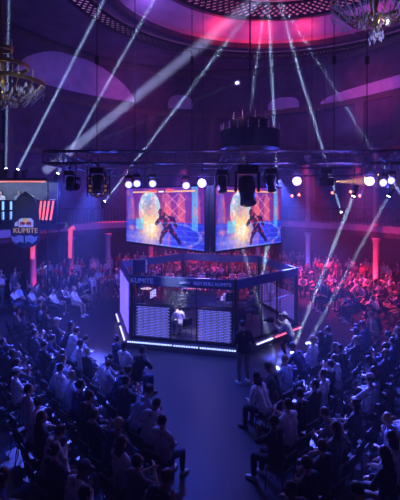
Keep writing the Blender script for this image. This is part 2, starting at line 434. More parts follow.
up_fixture(at(402, 196, 26.0), ce(275, -8), KB*1.3, 'beam light on the balcony beyond the last tall column', .16)
beam(at(470, 185, 24.0), ce(281, -8), KB*1.2, (.62, .7, 1), .15)
beam(at(-60, 128, 22), ce(150, 36), KB*.8, (.5, .6, 1), .14); beam(at(-60, 143, 22), ce(160, 48), KB*.7, (.5, .6, 1), .14)

# ---- downward beams
def down_fixture(loc, tgt, e, label, size=.13, drop=.8, col=(.5, .7, 1)):
    loc = Vector(loc); d = (Vector(tgt)-loc).normalized()
    moving_head(loc-d*.2, d, M_lens_w, scale=.75, drop=drop, label=label, group='beam lights aimed at the floor', name='beam_spotlight')
    beam(loc+d*.03, tgt, e, col, size)
down_fixture(at(353, 197, 16.2), gr(292, 352), KB*1.15, 'beam light on a drop pipe, the brighter of two beams to the floor', .14, .85)
down_fixture(at(388, 197, 16.2), gr(308, 343), KB*.55, 'beam light on a drop pipe, outer and fainter beam to floor', .13, .85)
down_fixture(at(241, 242, 18.5), gr(278, 368), KB*.5, 'beam light inside the screen cube lighting the floor by the cage', .14, 2.3)
down_fixture(at(268, 243, 18.6), gr(244, 384)+Vector((.13, 0, .62)), KB*.9, 'beam light inside the screen cube lighting the referee', .17, 2.3)

# ------------------------------------------------------------------ wash lighting
for p, d, pw in WF:
    if pw == 2:
        spot(p, p+d, 150, VI, 50, .8, .1); lamp('POINT', p+d*.1, None, 120, (.26, .14, 1), shadow_soft_size=.08)  # point lamp added at the lens for a violet halo in the haze
    elif pw:
        spot(p, p+d, 400*pw, (.08, .1, 1), 45, .8, .1)
# audience washes from the truss
spot((-4.5, 15.6, 6.6), (-6.3, 11, 0), 3500, BV, 62, .9, .15)
spot((-5.3, 21.6, 6.6), (-4.1, 12.4, 0), 40000, (.08, .11, 1), 30, .9, .1)
spot((4.2, 23.2, 6.6), (4.0, 11.5, 0), 58000, (.09, .11, 1), 30, .9, .1)
spot((6.0, 15.6, 6.6), (5.2, 11, 0), 3000, (.06, .09, 1), 62, .9, .15)
spot((2.5, 14.8, 6.6), (.9, 8.8, 0), 14000, (.015, .08, 1), 50, .9, .15)
spot((-.6, 14.7, 6.6), (-.8, 12.2, 0), 3500, (.02, .08, 1), 75, .9, .15)
spot((-5.2, 17, 6.6), (-9.5, 21.5, 0), 3600, (.07, .11, 1), 70, .9, .15)
spot((-4.6, 15.3, 6.6), (-5.5, 19.5, 3), 1200, BL, 70, .9, .1)
# cage wash, followed by added point lamps that have no fixture
spot((.3, 15.3, 6.7), (-.4, 17.5, 1), 1500, (.22, .2, 1), 60, .8, .1)
spot((2.2, 21.5, 6.6), (0, 18.5, .5), 1300, (.4, .22, 1), 60, .8, .1)
spot((-1.6, 14.4, 6.6), (-.65, 16.4, 1.0), 3600, (.85, .85, 1), 14, .8, .1)
spot((2.4, 14.6, 6.6), (.2, 18.6, 1.0), 1600, (.5, .45, 1), 40, .8, .1)
spot((5.5, 15.0, 6.6), gr(291, 357)+Vector((0, 0, 1.1)), 1300, (.9, .92, 1), 11, .8, .06)
spot((5.5, 22.9, 6.6), ((271-200)/F*21.6, 21.6, 1.2), 2200, (.7, .7, 1), 12, .8, .06)
spot((-5.2, 22.0, 6.6), ((43-200)/F*26.2, 26.2, 1.4), 1300, (.8, .85, 1), 9, .8, .06)
lamp('POINT', (-4.3, 18.0, 1.4), None, 50, (.25, .16, 1), shadow_soft_size=.2)  # added for violet spill outside the booth-side cage wall
lamp('POINT', (.2, 19.0, 3.4), None, 150, (.45, .3, 1), shadow_soft_size=.2)  # added fill for the cage interior under the screens
lamp('POINT', (-2.4, 19.2, 3.0), None, 60, (.25, .18, 1), shadow_soft_size=.2)
for X, Y, e in [(-4.6, 17.5, 150), (-4.4, 21, 150), (-1.8, 15.6, 60), (4.4, 21.5, 130), (6.6, 17.5, 110), (2.2, 15.0, 60), (0, 24.0, 150), (-7.5, 24.5, 130), (5.5, 26, 90)]:
    lamp('POINT', (X, Y, 5.9), None, e*1.3, (.05, .08, 1), shadow_soft_size=.15)  # bare lamps added to tint the haze below the truss
lamp('POINT', (0, 17.2, 3.4), None, 110, (.2, .16, 1), shadow_soft_size=.2)
# red washes on the far and column-side crowd
for X, Y, tx, ty, e in [(-5, 29.8, -5.5, 28, 3600), (-1, 30, -1.5, 28, 10000), (3, 30, 3, 28, 13000), (6.4, 26.8, 7.5, 25.5, 12000), (8.8, 24.5, 9, 22.5, 12000), (10.6, 20, 9.2, 19, 4000)]:
    spot((X, Y, 7.9), (tx, ty, 0), e, (1, .04, .16), 56, .9, .2)
# room: magenta/violet on ceiling and upper walls
for a, e, c in [(72, 260, (1, .03, .07)), (112, 300, (1, .03, .07)), (40, 60, PK), (150, 150, (.3, .15, 1)), (92, 380, (1, .03, .07))]:
    lamp('POINT', (DC.x+8.2*math.cos(D(a)), DC.y+8.2*math.sin(D(a)), CZ+.35), None, e*.18, c, shadow_soft_size=.2)
spot((-2, 13, 8.2), (-1.5, 21, 18), 2400, (.26, .15, 1), 60, 1, .3)
spot((5.5, 16, 8.2), (9.5, 27, 14.0), 2600, (.2, .13, 1), 75, 1, .3)
spot((2, 19, 8.2), (1, 34, 12.5), 1900, (.18, .13, 1), 70, 1, .3)
spot((-3.5, 19, 8.2), (-9, 31.5, 14.4), 1300, (.2, .15, 1), 45, 1, .3)
spot((-1, 24, 9), (-5.6, 33.5, 14.2), 1400, (.8, .1, .55), 40, 1, .3)
spot((8, 22, 9), (11.5, 29, 12.6), 1500, (1, .07, .4), 32, 1, .3)
# under balcony
for k, p in enumerate(COLS):
    inward = (Vector((EC.x, EC.y, 0))-Vector((p.x, p.y, 0))).normalized()
    c, e = ((1, .03, .1), 160) if k not in (2, 4, 5, 6) else ((.2, .12, 1), 90)
    q = p+inward*.75; spot((q.x, q.y, .25 if k not in (6, 7) else .25), (p.x, p.y, 3.0), e*(9 if k == 7 else 6 if k == 6 else 1.5), c, 60, .6, .05)
    if k >= 6: spot((q.x, q.y, 4.3), (p.x, p.y, 8), 16, (.4, .08, .8), 50, .6, .05)
for X, Y in [(-8, 30.5), (-3, 33), (8, 31), (11.5, 26)]:
    lamp('POINT', (X, Y, 2.9), None, 26, (.4, .04, .3), shadow_soft_size=.2)
for X, Y in [(-7, 29.5), (-2, 31.6), (6, 30.6), (10, 27)]:
    lamp('POINT', (X, Y, 6.6), None, 45, (.16, .1, 1), shadow_soft_size=.3)

# ------------------------------------------------------------------ hanging screens
CF = Vector(((210-200)/F*15.5, 15.5, 0)); LF = Vector((-3.27, 19.4, 0)); RF = Vector((3.48, 18.75, 0))
ZB, ZT = 3.64, 6.02
def pix(u, v, flip):                              # the picture on the screen: a glowing arena with an energy blast
    def mix(a, b, t): t = max(0, min(1, t)); return tuple(a[i]*(1-t)+b[i]*t for i in range(3))
    c = mix((.22, .14, .62), (.42, .16, .55), v)
    c = mix(c, (.75, .26, .42), math.exp(-((u-.55)/.33)**2-((v-.55)/.3)**2)*.9)
    # back wall arches
    if v > .42:
        a = abs(((u*6) % 1)-.5); arch = 1 if a < .28*math.sqrt(max(0, 1-((v-.42)/.5)**2)) else 0
        c = mix(c, (.9, .38, .38) if arch else (.25, .10, .45), .38)
    # floor perspective lines
    if v < .42:
        c = mix((.20, .24, .95), (.10, .10, .55), abs(u-.5)*1.2)
        if (v/.42) % .22 < .05: c = mix(c, (.4, .55, 1), .3)
        if abs(((u-.5)/(1.25-v*2)*9) % 1-.5) < .05: c = mix(c, (.35, .5, 1), .25)
    # pale blue bannered pillar
    if abs(u-.90) < .035 and v > .3: c = mix(c, (.25, .65, .9), .7)
    if abs(u-.06) < .04: c = mix(c, (.3, .3, .75), .6)
    # energy dome
    d = math.hypot((u-.34)/.15, (v-.62)/.32)
    if d < 1: c = mix(c, (.55, .85, .95), .45+.45*d*d); n = noise.noise(Vector((u*22, v*14, 2))); c = mix(c, (.95, .85, .9), max(0, n)*1.2)
    ang = math.atan2(v-.28, (u-.36)*1.9); rr = math.hypot((u-.36)*1.9, v-.28)
    g = math.exp(-(rr/.30)**2)*(1+.12*math.cos(ang*9)); c = mix(c, (1.0, .72, .42), min(1, g*1.1)); c = mix(c, (1, .97, .85), math.exp(-(rr/.12)**2))
    n = noise.noise(Vector((u*16, v*9, 7)))
    c = mix(c, (1, .45, .5), max(0, n-.1)*.8)
    if .15 < u < .27 and .25 < v < .45: c = mix(c, (.3, .8, .95), .5)
    # plain dark lunging figure
    def seg(ax, ay, bx, by, r):
        px, py = u*2, v; t = max(0, min(1, ((px-ax)*(bx-ax)+(py-ay)*(by-ay))/((bx-ax)**2+(by-ay)**2)))
        return math.hypot(px-(ax+(bx-ax)*t), py-(ay+(by-ay)*t)) < r
    if seg(1.04, .5, 1.18, .33, .095) or seg(1.18, .33, 1.34, .2, .055) or seg(1.34, .2, 1.46, .08, .04) or seg(1.16, .32, 1.04, .2, .055) or seg(1.04, .2, .98, .06, .04) or seg(1.08, .5, 1.3, .46, .045) or seg(1.3, .46, 1.36, .36, .04) or seg(1.02, .5, .88, .38, .04) or seg(.98, .58, .985, .585, .055):
        c = mix(c, (.10, .06, .2) if noise.noise(Vector((u*26, v*18, 1))) < .25 else (.6, .12, .3), .85)
    # health bars along the top
    if abs((u*7+v*5) % 1-.5) < .06 and .55 < u < .8 and .45 < v < .9: c = mix(c, (1, .6, .7), .5)
    if abs((u*7-v*5) % 1-.5) < .06 and .55 < u < .8 and .45 < v < .9: c = mix(c, (1, .6, .7), .4)
    c = mix(c, (.75, .7, .95), .35*math.exp(-((u-.2)/.2)**2-((v-.1)/.12)**2))
    dd = math.hypot((u-.62)/.34, (v-.2)/.2)
    if v < .42 and abs(dd-1) < .05: c = mix(c, (.55, .7, 1), .3)
    c = tuple(q*(1+.2*noise.noise(Vector((u*40, v*22, 4+i)))) for i, q in enumerate(c))
    if .915 < v < .945:
        if .1 < u < .45 or .55 < u < .9: c = (.9, .65, .5)
        if .465 < u < .535: c = (.9, .9, .9)
    if .93 < v < .98 and (.34 < u < .44 or .56 < u < .66): c = (.9, .3, .35)
    return c
def make_screen(a, b, label, seed):
    a = a.copy(); b = b.copy(); d = b-a; L = d.length; x = d.normalized(); nrm = Vector((x.y, -x.x, 0))
    t = empty('hanging_screen', (a.x, a.y, ZB), math.atan2(d.y, d.x)); tag(t, label, 'screen', 'screens of the hanging cube')
    nu, nv = 150, 75; bm = B(); grid = []
    for j in range(nv+1): grid.append([bm.verts.new((.04+(L-.08)*i/nu, -.06, .03+(ZT-ZB-.06)*j/nv)) for i in range(nu+1)])
    cl = bm.loops.layers.float_color.new('picture')
    for j in range(nv):
        for i in range(nu):
            f = bm.faces.new((grid[j][i], grid[j][i+1], grid[j+1][i+1], grid[j+1][i]))
            c = pix((i+.5)/nu, (j+.5)/nv, seed)
            for l in f.loops: l[cl] = (*c, 1)
    m = MATS.get('screen_picture')
    if not m:
        m = bpy.data.materials.new('screen_picture'); m.use_nodes = True; n = m.node_tree; n.nodes.clear()
        o_ = n.nodes.new('ShaderNodeOutputMaterial'); e = n.nodes.new('ShaderNodeEmission'); v = n.nodes.new('ShaderNodeVertexColor'); v.layer_name = 'picture'
        gm = n.nodes.new('ShaderNodeGamma'); gm.inputs[1].default_value = 2.0
        e.inputs['Strength'].default_value = 1.35; n.links.new(v.outputs[0], gm.inputs[0]); n.links.new(gm.outputs[0], e.inputs[0]); n.links.new(e.outputs[0], o_.inputs[0]); MATS['screen_picture'] = m
    finish(bm, 'display_panel', m, t)
    bm = B(); H = ZT-ZB
    box(bm, (L/2, .06, H/2), (L, .2, H)); box(bm, (L/2, -.05, -.01), (L+.04, .08, .05)); box(bm, (L/2, -.05, H+.01), (L+.04, .08, .05))
    finish(bm, 'housing', M_dark, t)
    bm = B()
    for q in (.2, .8): tube(bm, (L*q, .06, H), (L*q, .06, TZ-ZB-.18), .03)
    finish(bm, 'hanging_bracket', M_steel, t)
    return t
xs = Vector((0.13, 0, 0))
make_screen(LF, CF-xs, 'large screen of the hanging cube facing the booth side, showing a fiery arena blast', 0)
make_screen(CF+xs, RF, 'large screen of the hanging cube facing the tall columns, dark light hanging before it', 1)
BF = LF+RF-CF
make_screen(RF+Vector((0, .4, 0)), BF+Vector((.3, .3, 0)), 'far side screen of the hanging cube turned away toward the columns', 2)
make_screen(BF-Vector((.3, 0, 0)), LF+Vector((0, .5, 0)), 'far side screen of the hanging cube turned away toward the booth', 3)

# ------------------------------------------------------------------ hexagonal cage on its stage
HX = Vector((.2, 19.05, 0)); HR = 3.95; HA0 = D(-74.5)
HV = [HX+HR*Vector((math.cos(HA0+k*PI/3), math.sin(HA0+k*PI/3), 0)) for k in range(6)]   # 0 front-right,1 right,2 back-right,3 back-left,4 left,5 front-left
PZ = .32
bm = B()
lo = [bm.verts.new(v+(v-HX)*.06) for v in HV]; hi = [bm.verts.new(v+(v-HX)*.06+Vector((0, 0, PZ))) for v in HV]
bm.faces.new(lo[::-1]); bm.faces.new(hi)
for k in range(6): bm.faces.new((lo[k], lo[(k+1) % 6], hi[(k+1) % 6], hi[k]))
stage = tag(finish(bm, 'stage', mat('stage_deck', (.05, .05, .07), .35, noise_amt=.3, nscale=4)), 'low black hexagonal stage under the cage edged with light', 'stage')
cage = empty('player_cage', HX); tag(cage, 'hexagonal open-topped cage with glowing mesh walls standing on the stage', 'cage')
ZH0, ZH1 = 2.33, 2.68
M_dash = mat('led_mesh', (.2, .25, .6), .4, emit=(.22, .22, 1), es=.8)
M_dash2 = mat('led_mesh_violet', (.3, .25, .6), .4, emit=(.22, .14, 1), es=.55)
def L2(v): return v-HX
for k in range(6):
    bm = B(); v = L2(HV[k]); tube(bm, (v.x, v.y, PZ), (v.x, v.y, ZH1+.02), .06, seg=8); finish(bm, 'post', M_black, cage)
for k in range(6):
    a, b_ = L2(HV[k]), L2(HV[(k+1) % 6]); d = b_-a; L = d.length; x = d.normalized(); rz = Matrix.Rotation(math.atan2(x.y, x.x), 3, 'Z'); mid = (a+b_)/2
    bm = B(); box(bm, (mid.x, mid.y, (ZH0+ZH1)/2), (L, .1, ZH1-ZH0), rz, .01); hd = finish(bm, 'header', mat('header_panel', (.05, .07, .2), .5, noise_amt=.2), cage)
    bm = B()
    box(bm, (mid.x, mid.y, PZ+.06), (L, .08, .1), rz)
    for q in (.03, .39, .64, .97): p = a+d*q; tube(bm, (p.x, p.y, PZ), (p.x, p.y, ZH0), .025, seg=6)
    for w0, w1 in (((0, .39), (.64, 1)) if k == 5 else ((0, 1),)):
        w_ = a+d*(w0+w1)/2; box(bm, (w_.x, w_.y, 1.62), (L*(w1-w0), .05, .03), rz)
    finish(bm, 'frame', M_black, cage)
    # see-through wire mesh above, LED mesh rows below
    bm = B(); n = int(L/.11)
    for i in range(n+1): p = a+d*(i/n); tube(bm, (p.x, p.y, 1.62), (p.x, p.y, ZH0), .006, seg=4, caps=False)
    for j in range(7): z = 1.62+j*.1; tube(bm, (a.x, a.y, z), (b_.x, b_.y, z), .006, seg=4, caps=False)
    finish(bm, 'wire_mesh', M_steel, cage)
    # dashes
    if k in (0, 2, 3): segs = [] if k else [(.05, .95)]
    else: segs = [(.05, .95)]
    if k == 5: segs = [(.05, .38), (.65, .96)]
    if k in (0, 4): segs = []
    for s0, s1 in segs:
        bm = B(); nrow = 19 if k == 5 else 15
        for j in range(nrow):
            z = PZ+.16+j*(1.62-PZ-.2)/nrow*1.0
            ln = .24 if k == 5 else .3; off = (j % 2)*ln*.5; q = s0*L+off*.5
            while q < s1*L-.05:
                e = min(q+ln*.86, s1*L); p = a+x*(q+e)/2
                box(bm, (p.x, p.y, z), (e-q, .02, .022), rz); q += ln
        finish(bm, 'led_mesh', M_dash if k == 5 else M_dash2, cage)
        bm = B(); nn = 14
        for i in range(nn+1): p = a+x*(s0*L+(s1-s0)*L*i/nn); tube(bm, (p.x, p.y, PZ+.1), (p.x, p.y, 1.62), .005, seg=4, caps=False)
        finish(bm, 'wire_mesh', M_black, cage)
# violet-lit fabric-like panel on the booth-side wall
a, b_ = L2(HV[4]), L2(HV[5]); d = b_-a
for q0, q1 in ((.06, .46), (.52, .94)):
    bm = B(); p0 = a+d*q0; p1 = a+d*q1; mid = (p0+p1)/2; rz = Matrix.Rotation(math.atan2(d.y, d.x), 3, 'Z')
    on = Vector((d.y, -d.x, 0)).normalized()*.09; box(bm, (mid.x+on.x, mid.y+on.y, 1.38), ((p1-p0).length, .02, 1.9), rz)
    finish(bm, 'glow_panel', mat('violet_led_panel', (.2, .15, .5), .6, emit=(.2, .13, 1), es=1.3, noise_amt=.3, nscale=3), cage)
# LED strips round the stage edge
for k, parts, m_ in [(5, [(.02, .43), (.44, .66), (.67, .98)], M_ledb), (4, [(.06, .36), (.52, .95)], M_ledw), (0, [(.25, .48), (.52, .95)], M_ledw), (1, [(.05, .35), (.6, .95)], M_ledred2)]:
    a = HV[k]+(HV[k]-HX)*.075; b_ = HV[(k+1) % 6]+(HV[(k+1) % 6]-HX)*.075; d = b_-a; rz = Matrix.Rotation(math.atan2(d.y, d.x), 3, 'Z')
    for q0, q1 in parts:
        bm = B(); mid = a+d*(q0+q1)/2
        if k == 5:
            n = int((q1-q0)*d.length/.085)
            for i in range(n): p = a+d*(q0+(q1-q0)*(i+.5)/n); box(bm, (p.x, p.y, PZ-.05), (.05, .03, .045), rz)
        else: tube(bm, (a+d*q0)+Vector((0, 0, PZ-.06)), (a+d*q1)+Vector((0, 0, PZ-.06)), .03, seg=8)
        o = finish(bm, 'led_strip_dots' if k == 5 else 'led_strip', mat('blue_white_led', (.5, .6, 1), .4, emit=(.32, .42, 1), es=3) if k == 5 else (M_ledred2 if (k == 0 and q0 > .5) else m_), stage)
def text(s, loc, rz, size, m, name, parent, extr=.01, rx=PI/2, align='CENTER'):
    c = bpy.data.curves.new(name, 'FONT'); c.body = s; c.size = size; c.extrude = extr; c.align_x = align; c.align_y = 'CENTER'
    o = bpy.data.objects.new(name, c); link(o); c.materials.append(m); o.location = loc; o.rotation_euler = (rx, 0, rz)
    dg = bpy.context.evaluated_depsgraph_get(); me = bpy.data.meshes.new_from_object(o.evaluated_get(dg)); bpy.data.objects.remove(o)
    o = bpy.data.objects.new(name, me); link(o); me.materials.clear(); me.materials.append(m); o.location = loc; o.rotation_euler = (rx, 0, rz)
    if parent is not None: o.parent = parent
    return o
M_txt = mat('header_lettering', (.4, .45, .8), .5, emit=(.10, .14, .6), es=.35)
a, b_ = L2(HV[5]), L2(HV[0]); d = b_-a; ang = math.atan2(d.y, d.x); nn = Vector((d.y, -d.x, 0)).normalized()*.065
p = a+d*.79+nn; text('RED BULL KUMITE', (p.x, p.y, 2.5), ang, .17, M_txt, 'header_lettering', cage)
p = a+d*.53+nn; text('KUMITE', (p.x, p.y, 2.5), ang, .11, M_txt, 'header_lettering', cage)
p = a+d*.11+nn; text('KUMITE', (p.x, p.y, 2.5), ang, .26, M_txt, 'header_lettering', cage)

# desks, monitors, lamp inside the cage
def desk(loc, rz, label, w_=1.7):
    t = empty('gaming_desk', loc, rz); tag(t, label, 'desk', 'desks in the cage')
    bm = B(); box(bm, (0, 0, .74), (w_, .7, .05), bevel=.01); finish(bm, 'desktop', M_black, t)
    bm = B(); box(bm, (0, -.3, .4), (w_-.1, .03, .6)); finish(bm, 'modesty_panel', mat('desk_panel', (.05, .03, .08), .5, noise_amt=.2), t)
    for sx in (-1, 1):
        for sy in (-1, 1): bm = B(); box(bm, (sx*(w_/2-.06), sy*.28, .36), (.06, .06, .72)); finish(bm, 'leg', M_black, t)
    return t
def monitor(loc, rz, label, m_, w_=.6):
    t = empty('monitor', loc, rz); tag(t, label, 'monitor', 'monitors in the cage')
    bm = B(); box(bm, (0, 0, .36), (w_, .04, .36), bevel=.01); finish(bm, 'housing', M_black, t)
    bm = B(); box(bm, (0, -.023, .36), (w_-.04, .006, .31)); finish(bm, 'display', m_, t)
    bm = B(); tube(bm, (0, .03, .02), (0, .03, .3), .02); box(bm, (0, .02, .008), (.26, .2, .016)); finish(bm, 'stand', M_black, t)
M_mon = mat('monitor_picture', (.3, .3, .6), .3, emit=(.5, .45, 1), es=1.1, noise_amt=.4, nscale=6)
M_mon2 = mat('monitor_picture_red', (.5, .2, .3), .3, emit=(1, .2, .4), es=.6, noise_amt=.4, nscale=6)
desk((-1.55, 18.7, PZ), D(-12), 'black desk in the cage nearest the booth side')
desk((1.0, 18.2, PZ), D(-14), 'black desk in the cage on the camera operator side')
desk((-.2, 20.6, PZ), 0, 'black desk at the back of the cage for the hosts', 2.0)
monitor((-2.05, 18.75, PZ+.765), D(70), 'bright violet monitor on the cage desk nearest the booth', M_mon)
monitor((-1.2, 18.6, PZ+.765), D(160), 'monitor turned away on the cage desk nearest the booth', M_mon2)
monitor((1.35, 18.1, PZ+.765), D(200), 'monitor with its back to the referee on second cage desk', M_mon2)
monitor((-.25, 20.5, PZ+.765), D(10), 'reddish monitor on the rear cage desk', M_mon2, .8)
t = empty('desk_lamp', (-2.2, 17.6, PZ)); tag(t, 'tall lamp with flat warm white head inside the cage corner', 'lamp')
bm = B(); tube(bm, (0, 0, 0), (0, 0, 1.55), .02); lathe(bm, [(.16, 0), (.16, .03), (.03, .05)], 14); finish(bm, 'stand', M_black, t)
bm = B(); ball(bm, (.02, 0, 1.58), (.24, .12, .04)); finish(bm, 'lamp_shade', mat('warm_lamp_head', (.8, .7, .5), .5, emit=(1, .72, .45), es=.75), t)
t = empty('video_camera', (HX.x-2.55, HX.y-2.2, ZH1+.01)); tag(t, 'small white framed camera box on top of the cage header', 'camera')
bm = B(); box(bm, (0, 0, .25), (.5, .3, .5), bevel=.02); finish(bm, 'housing', mat('camera_box', (.08, .08, .2), .4, noise_amt=.2), t)
for q in (-.27, .27): bm = B(); box(bm, (q, -.1, .25), (.05, .08, .5)); finish(bm, 'bracket', mat('pale_bracket', (.8, .8, .85), .5, noise_amt=.1), t)

# ------------------------------------------------------------------ commentary booth on the balcony
bt = empty('commentary_booth', (-10.4, BY, 4.0)); tag(bt, 'raised commentary booth with canopy on the balcony, red light line along its roof', 'booth')
x0, x1 = -12.0+10.4, -7.42+10.4
bm = B(); box(bm, ((x0+x1)/2, .06, .9), (x1-x0, .1, 1.2), bevel=.01); finish(bm, 'front_panel', mat('booth_panel', (.02, .03, .08), .4, noise_amt=.2), bt)
bm = B(); box(bm, ((x0+x1)/2, 1.3, .09), (x1-x0, 2.6, .3)); finish(bm, 'deck', M_wall2, bt)
bm = B(); box(bm, ((x0+x1)/2-.2, .9, 2.55), (x1-x0-.4, 2.2, .16)); finish(bm, 'canopy', M_black, bt)
bm = B()
for X in (x0+.1, x1-.45):
    for Yy in (.1, 1.9): bm = B(); tube(bm, (X, Yy, -4.0), (X, Yy, 2.5), .04); finish(bm, 'canopy_post', M_black, bt)
bm = B(); box(bm, ((x0+x1)/2-.25, 1.95, 1.6), (x1-x0-.6, .05, 2.0)); finish(bm, 'back_cloth', mat('booth_backcloth', (.2, .22, .3), .9, noise_amt=.3, nscale=2), bt)
bm = B(); box(bm, ((x0+x1)/2-.25, -.23, 2.44), (x1-x0-.45, .05, .07)); finish(bm, 'light_line', mat('salmon_led', (.8, .3, .3), .4, emit=(1, .25, .2), es=1.1), bt)
for px in (-6, 3, 11):
    a = at(px, 201.5, BY-.03); c = at(px, 219.5, BY-.03); bm = B(); tube(bm, a, c, .055)
    tag(finish(bm, 'blue_light_tube', M_ledb), 'upright blue light tube on the booth front, ' + {-6: 'outermost', 3: 'middle one', 11: 'nearest the crest'}[px], 'light tube', 'blue light tubes')
for k, (pa, pb) in enumerate([(41.2, 39), (45, 42.6), (49, 46.2), (53.4, 50.4)]):
    a = at(pa, 201, BY-.03); c = at(pb, 220, BY-.03); bm = B(); tube(bm, a, c, .05)
    tag(finish(bm, 'red_light_tube', M_ledr), 'slanted red light tube on the booth front, %s from the crest' % ORD[k], 'light tube', 'slanted red light tubes')
for px, y0, y1, w_ in [(33, 241, 259, 'beneath the crest'), (70.5, 229, 258, 'on the column beyond the booth')]:  # emissive strips added in place of red light on the column edges
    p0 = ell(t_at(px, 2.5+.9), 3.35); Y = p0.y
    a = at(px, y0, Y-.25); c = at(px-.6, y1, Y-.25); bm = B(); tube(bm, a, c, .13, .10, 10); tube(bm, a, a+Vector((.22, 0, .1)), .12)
    tag(finish(bm, 'lit_column_edge', mat('column_edge_glow', (.8, .2, .2), .4, emit=(1, .09, .09), es=.85)), 'glowing red strip imitating a lit column edge ' + w_, 'light tube')
# crest
cy = BY-.32
cz = empty('hanging_crest', at(25, 245, cy)); tag(cz, 'black hanging crest with white emblem banner and gold lettering on the booth', 'sign')
k_ = cy/F
def cpos(px, py): return ((px-25)*k_, (245-py)*k_)
bm = B(); poly_prism(bm, [cpos(*p) for p in [(12, 243), (11, 228), (14, 205), (18, 197), (26, 191), (34, 197), (38, 205), (40, 228), (39, 243), (32, 247), (25, 249), (19, 247)]], .12)
finish(bm, 'backing', mat('crest_black', (.03, .035, .05), .5, noise_amt=.3, nscale=5), cz)
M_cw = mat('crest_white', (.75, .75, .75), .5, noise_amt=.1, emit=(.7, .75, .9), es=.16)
bm = B(); poly_prism(bm, [cpos(*p) for p in [(19.5, 227), (19.5, 220), (22, 218.3), (31, 218), (34, 220.5), (33.8, 227)]], .06, Matrix.Translation((0, -.1, 0)))
poly_prism(bm, [cpos(*p) for p in [(15.5, 226), (16, 222.5), (18.4, 221), (18.4, 226)]], .05, Matrix.Translation((0, -.1, 0)))
finish(bm, 'banner', M_cw, cz)
bm = B(); c0 = cpos(27, 220.8); lathe(bm, [(.01, 0), (.15, 0), (.15, .02), (.01, .02)], 20, Matrix.Translation((c0[0], -.15, c0[1])) @ Matrix.Rotation(PI/2, 4, 'X'))
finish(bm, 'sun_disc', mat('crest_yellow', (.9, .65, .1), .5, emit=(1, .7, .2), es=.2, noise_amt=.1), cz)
for sg in (-1, 1):
    bm = B(); bull = [(.6, -1.0), (1.2, -1.6), (2.2, -1.2), (3.6, -1.6), (5.2, -.9), (5.6, .2), (5.0, .9), (3.6, 1.2), (2.4, 1.0), (1.4, 1.1), (1.0, .5), (.4, .3)]
    poly_prism(bm, [((27+sg*x_-25)*k_, (245-(222.8-z_))*k_) for x_, z_ in bull], .03, Matrix.Translation((0, -.17, 0)))
    for lx in (1.8, 4.4): poly_prism(bm, [((27+sg*x_-25)*k_, (245-(222.8-z_))*k_) for x_, z_ in [(lx, -1), (lx+.7, -1), (lx+1.2, -2.7), (lx+.6, -2.7)]], .03, Matrix.Translation((0, -.17, 0)))
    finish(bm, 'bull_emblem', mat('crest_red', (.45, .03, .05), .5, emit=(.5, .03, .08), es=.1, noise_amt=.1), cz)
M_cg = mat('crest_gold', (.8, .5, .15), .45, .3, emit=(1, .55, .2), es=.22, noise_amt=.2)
p = cpos(26.2, 230.6); text('KUMITE', (p[0], -.09, p[1]), 0, .36, M_cg, 'gold_lettering', cz, .02)
bm = B()
for sg in (-1, 1): poly_prism(bm, [cpos(25+sg*x_, z_) for x_, z_ in [(1, 236), (6, 235), (10, 237), (13, 236), (12, 240), (8, 243.5), (4, 241), (1, 243)]], .05, Matrix.Translation((0, -.09, 0)))
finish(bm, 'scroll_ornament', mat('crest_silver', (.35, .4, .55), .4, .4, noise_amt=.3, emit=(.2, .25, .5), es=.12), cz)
lamp('POINT', (-10.4, BY+.5, 6.2), None, 55, (.6, .72, 1), shadow_soft_size=.2)
lamp('POINT', (-8.4, BY+.5, 6.2), None, 36, (.6, .72, 1), shadow_soft_size=.2)
spot((-9, 19.5, 7.0), (-8.9, 22.3, 4.6), 150, (.75, .82, 1), 34, .9)
desk((-10.4, BY+.62, 4.25), PI, 'white lit commentators desk in the booth', 1.9)
desk((-8.3, BY+.62, 4.25), PI, 'small desk at the booth end under the canopy edge', 1.3)
monitor((-7.75, BY+.5, 5.015), D(0), 'small violet glowing monitor at the end of the booth', M_mon, .36)

